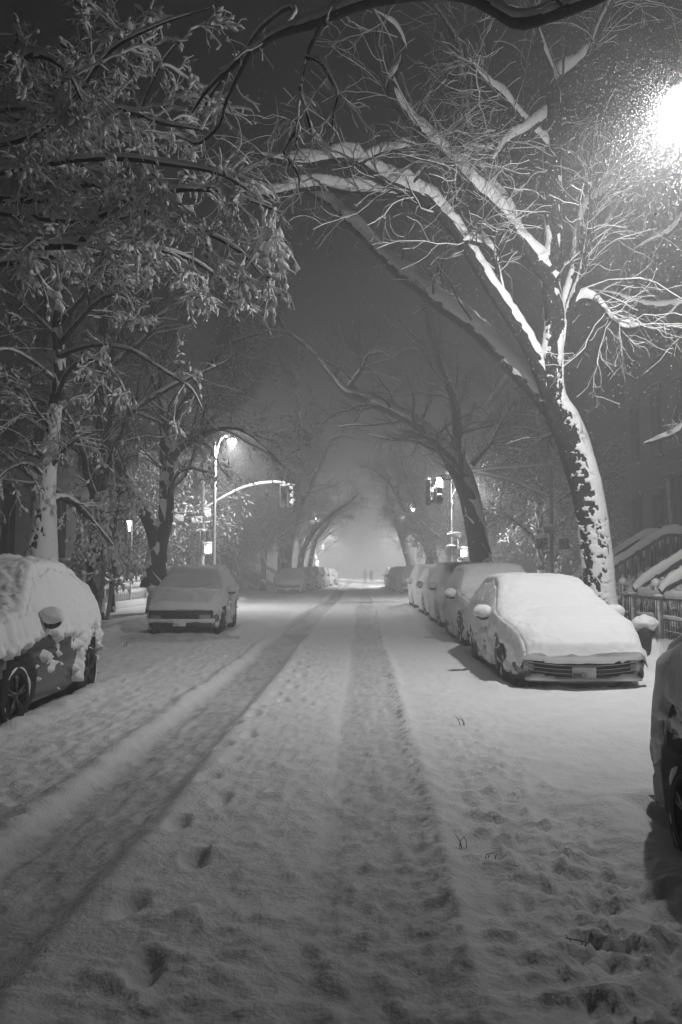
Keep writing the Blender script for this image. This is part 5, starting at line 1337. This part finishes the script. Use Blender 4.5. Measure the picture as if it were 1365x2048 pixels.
def small_things():
    person('person in dark clothes walking away down the middle of the street, left of the pair', (P(731, 1150, 104)[0], 104, -.02), math.pi, .22)
    person('person in dark clothes walking away down the middle of the street, right of the pair', (P(743, 1150, 105)[0], 105, -.02), math.pi - .2, -.2, 1.66)
    # the stakes by the young tree
    for a, b, lab in (((212, 1110), (198, 1235), 'pale wooden tree stake leaning right, left of the pair'), ((236, 1112), (214, 1240), 'pale wooden tree stake leaning right, right of the pair')):
        Y = 21.6; p0, p1 = P(b[0], b[1], Y), P(a[0], a[1], Y)
        mb = MB(); pts = resample(np.array([p0, (p0+p1)/2, p1]), 12) - np.array([p0[0], Y, 0]); mb.tube(pts, .055, 9)
        o = mb.build('tree_stake', 'stake_wood'); o.location = (p0[0], Y, 0); tag(o, lab, 'stake', 'tree stakes')
        mb = MB(); V, T = ico(2); mb.add(V*[.075, .075, .10]*(1+.4*(fbm(V*2+a[0], 2)-.5))[:, None] + pts[-1] + [0, 0, .05], T); mb.build('snow_cap', 'snow', o)
    # young tree bowed under its snow
    Y = 22.3; L = [limb([(226,1225,Y,12),(224,1150,Y,10),(228,1080,Y,9),(235,1010,Y,8),(240,960,Y,5)], 30)]
    for pts in ([(228,1060,Y,6),(205,1040,Y-.3,5),(190,1075,Y-.5,4),(182,1110,Y-.6,3)], [(230,1040,Y,6),(250,1040,Y-.2,5),(258,1090,Y-.3,4),(268,1135,Y-.4,3)], [(235,1005,Y,6),(210,985,Y-.3,5),(185,1005,Y-.5,3)], [(237,990,Y,6),(262,975,Y-.2,5),(275,1000,Y-.3,3)], [(228,1075,Y,5),(240,1080,Y-.5,4),(245,1130,Y-.8,3)]):
        L.append(limb(pts, 30))
    tree('young_tree', 'staked young tree bowed under clumps of snow, between the two left crossovers', L, (L[0][0][0], Y, .1), S=8, nres=30, depth=.06, wob=.03, seed=91,
         levels=[dict(k=9, lmin=.3, lmax=.9, amin=.4, amax=1.1, N=7, droop=-.16, wob=.18, tmin=.15, rf=.5, rmin=.006, S=4, snow=.03),
                 dict(k=5, lmin=.15, lmax=.45, amin=.3, amax=.9, N=5, droop=-.2, wob=.18, rf=.5, rmin=.004, S=3)],
         leaf=dict(at=(.3, .7, 1.), len=(.10, .24), keep=.8, hang=.9, sub=0, w=(.28, .42)))
    # the hydrant snowed in at the kerb
    p = P(1290, 1262, 13.2)
    root = empty('fire_hydrant', (p[0], 13.2, .06), R(-14), 'small snow capped kerbside hydrant with a dark round outlet, right of the front sedan', 'hydrant')
    z = p[2] - .06; mb = MB(); mb.lathe([(.15, 0), (.15, .05), (.11, .07), (.105, z - .1), (.13, z - .08), (.13, z - .04), (.11, z + .02), (.08, z + .09), (.03, z + .13), (.001, z + .14)], S=18); mb.build('body', 'iron_snow', root)
    mb = MB(); mb.lathe([(.001, .19), (.06, .19), (.075, .175), (.075, .12), (.055, .10)], (0, 0, 0), 'y', 20); V = np.concatenate(mb.v); V[:, 1] *= -1; V[:, 2] += z - .02; mb.v = [V]; mb.build('outlet', 'plastic', root)
    mb = MB(); mb.lathe([(.055, .09), (.06, .15), (.045, .16), (.001, .165)], (0, 0, z - .02), 'x', 14); mb.lathe([(.055, -.09), (.06, -.15), (.045, -.16), (.001, -.165)], (0, 0, z - .02), 'x', 14); mb.build('side_outlets', 'iron_snow', root)
    mb = MB(); V, T = ico(3); k = 1 + .5*(fbm(V*2, 3)-.5); W_ = V*k[:, None]*[.20, .19, .12] + [0, .02, z + .13]; mb.add(W_, T); mb.build('snow_cap', 'snow', root)
    V, T = ico(3); k = 1 + .5*(fbm(V*2+5, 3)-.5); mb = MB(); W_ = V*k[:, None]*[.34, .24, .62]; W_[:, 2] = np.maximum(W_[:, 2], -.1); mb.add(W_ + [.0, .12, -.05], T); mb.build('snow_heap', 'snow', root)
    # twigs poking out of the snow
    for px, py, hh, lab in ((925, 1446, .10, 'pair of thin twigs standing in the smooth snow right of the ruts'), (926, 1682, .10, 'short forked twig standing in the snow beside the right rut'), (981, 1702, .05, 'tiny twig stub in the trampled snow right of the forked twig'), (1145, 1858, .035, 'dark curled leaf stem in the trampled snow at lower right'), (252, 1298, .16, 'bent twig lying on the snow before the grey crossover')):
        Y = CAM_Z * F / (py - 1140); p = P(px, py, Y); g = np.random.default_rng(px)
        mb = MB()
        for k in range(3):
            q = np.array([[0, 0, -.03], [g.normal()*.015, g.normal()*.01, hh*.5], [g.normal()*.04, g.normal()*.02, hh*g.uniform(.7, 1.1)]]) + [(k-1)*.022, 0, 0]
            mb.tube(resample(q, 6), np.linspace(.003, .0012, 6)*(.6+.12*Y), 5)
        o = mb.build('twig', 'debris'); o.location = (p[0], Y, .0); tag(o, lab, 'twig')

def falling_snow():
    V = np.array([[1, 0, 0], [-1, 0, 0], [0, 1, 0], [0, -1, 0], [0, 0, 1], [0, 0, -1.]]); T = np.array([[0, 2, 4], [2, 1, 4], [1, 3, 4], [3, 0, 4], [2, 0, 5], [1, 2, 5], [3, 1, 5], [0, 3, 5]]); g = np.random.default_rng(5)
    # flakes in a block of air over the street, thicker where one sees far
    n = 12000; Y = 2.2 + 42 * g.uniform(size=n) ** .62
    X = g.uniform(-.50, .46, n) * Y + .05; Z = g.uniform(.05, 1, n) * (1.6 + Y * .75)
    Z = np.minimum(Z, 13.5)
    C = np.stack([X, Y, Z], -1)
    c2 = np.stack([g.uniform(1.6, 6.0, 6500), g.uniform(6, 14.5, 6500), g.uniform(3.6, 9.4, 6500)], -1)
    C = np.concatenate([C, c2]); n = len(C)
    n3 = 20000; rr = .27 + 2.3 * g.uniform(size=n3) ** 1.25; glow_flakes = np.array(LAMP) + unit(g.normal(size=(n3, 3))) * rr[:, None]  # extra fine flakes added close round the near lamp to widen its glow
    k = (np.linalg.norm(C - [3.95, 10.0, 7.4], axis=1) > .45) & ((C[:, 2] > 1.6) | (C[:, 1] > 14)) & ((C[:, 1] > 5.5) | (C[:, 2] > 3)); C = C[k]; n = len(C)
    C = np.concatenate([C, glow_flakes]); n = len(C)
    s = (.0022 + .0050 * g.uniform(size=n) ** 2.2) * (1 + (C[:, 1] > 14) * .5); s[-n3:] = .0014 + .0026 * g.uniform(size=n3)
    d = unit(np.stack([-.55 + .2*g.normal(size=n), .1*g.normal(size=n), -1 + 0*s], -1))
    U = unit(np.cross(d, g.normal(size=(n, 3)))); W = np.cross(d, U); kk = 1 + .3*g.normal(size=(n, len(V)))
    q = V[None] * kk[..., None] * s[:, None, None]
    Xw = C[:, None] + q[..., 0:1]*U[:, None] + q[..., 1:2]*W[:, None]*.8 + q[..., 2:3]*d[:, None]*1.9
    mb = MB(); mb.add(Xw.reshape(-1, 3), (T[None] + (np.arange(n)*len(V))[:, None, None]).reshape(-1, 3))
    o = mb.build('falling_snow', 'flake'); o['kind'] = 'stuff'
    tag(o, 'snowflakes drifting through the air over the street, extras added round the near lamp for glow')

LAMP = [0, 0, 0]
LW1, LW2, LW3, LW4 = 1550, 1500, 1500, (8500, 8500, 11000, 11000)
buildings(); signals(); lamps(); small_things(); falling_snow()

# ------------------------------------------------------------------ haze and sky
mb = MB(); mb.box((0, 95, 7.65), (60, 216, 17.3))
hz = mb.build('haze', 'snow', smooth=False); hz['kind'] = 'stuff'
m = bpy.data.materials.new('haze_air'); m.use_nodes = True; nt = m.node_tree; nt.nodes.clear()
out = nt.nodes.new('ShaderNodeOutputMaterial'); pv = nt.nodes.new('ShaderNodeVolumePrincipled')
pv.inputs['Color'].default_value = (.92, .92, .92, 1); pv.inputs['Density'].default_value = .0155; pv.inputs['Anisotropy'].default_value = .1
nt.links.new(pv.outputs[0], out.inputs['Volume'])
hz.data.materials.clear(); hz.data.materials.append(m); hz.display_type = 'WIRE'

w = bpy.data.worlds.new('World'); SC.world = w; w.use_nodes = True; nt = w.node_tree
bg = nt.nodes['Background']; sky = nt.nodes.new('ShaderNodeTexSky'); sky.sky_type = 'NISHITA'; sky.sun_disc = False
sky.sun_elevation = R(8); sky.sun_rotation = R(40); sky.air_density = 2; sky.dust_density = 5
bw = nt.nodes.new('ShaderNodeRGBToBW'); nt.links.new(sky.outputs[0], bw.inputs[0]); nt.links.new(bw.outputs[0], bg.inputs['Color'])
bg.inputs['Strength'].default_value = .0022

SC.view_settings.view_transform = 'Standard'; SC.view_settings.look = 'None'
SC.view_settings.exposure = 0.0; SC.view_settings.gamma = 1.0; SC.view_settings.use_curve_mapping = False
SC.render.engine = 'CYCLES'
cy = SC.cycles
cy.max_bounces = 4; cy.diffuse_bounces = 3; cy.glossy_bounces = 2; cy.transmission_bounces = 2; cy.volume_bounces = 1; cy.transparent_max_bounces = 8
cy.use_denoising = True; cy.sample_clamp_indirect = 4.0; cy.sample_clamp_direct = 0
cy.use_adaptive_sampling = True; cy.adaptive_threshold = .02
cy.caustics_reflective = False; cy.caustics_refractive = False
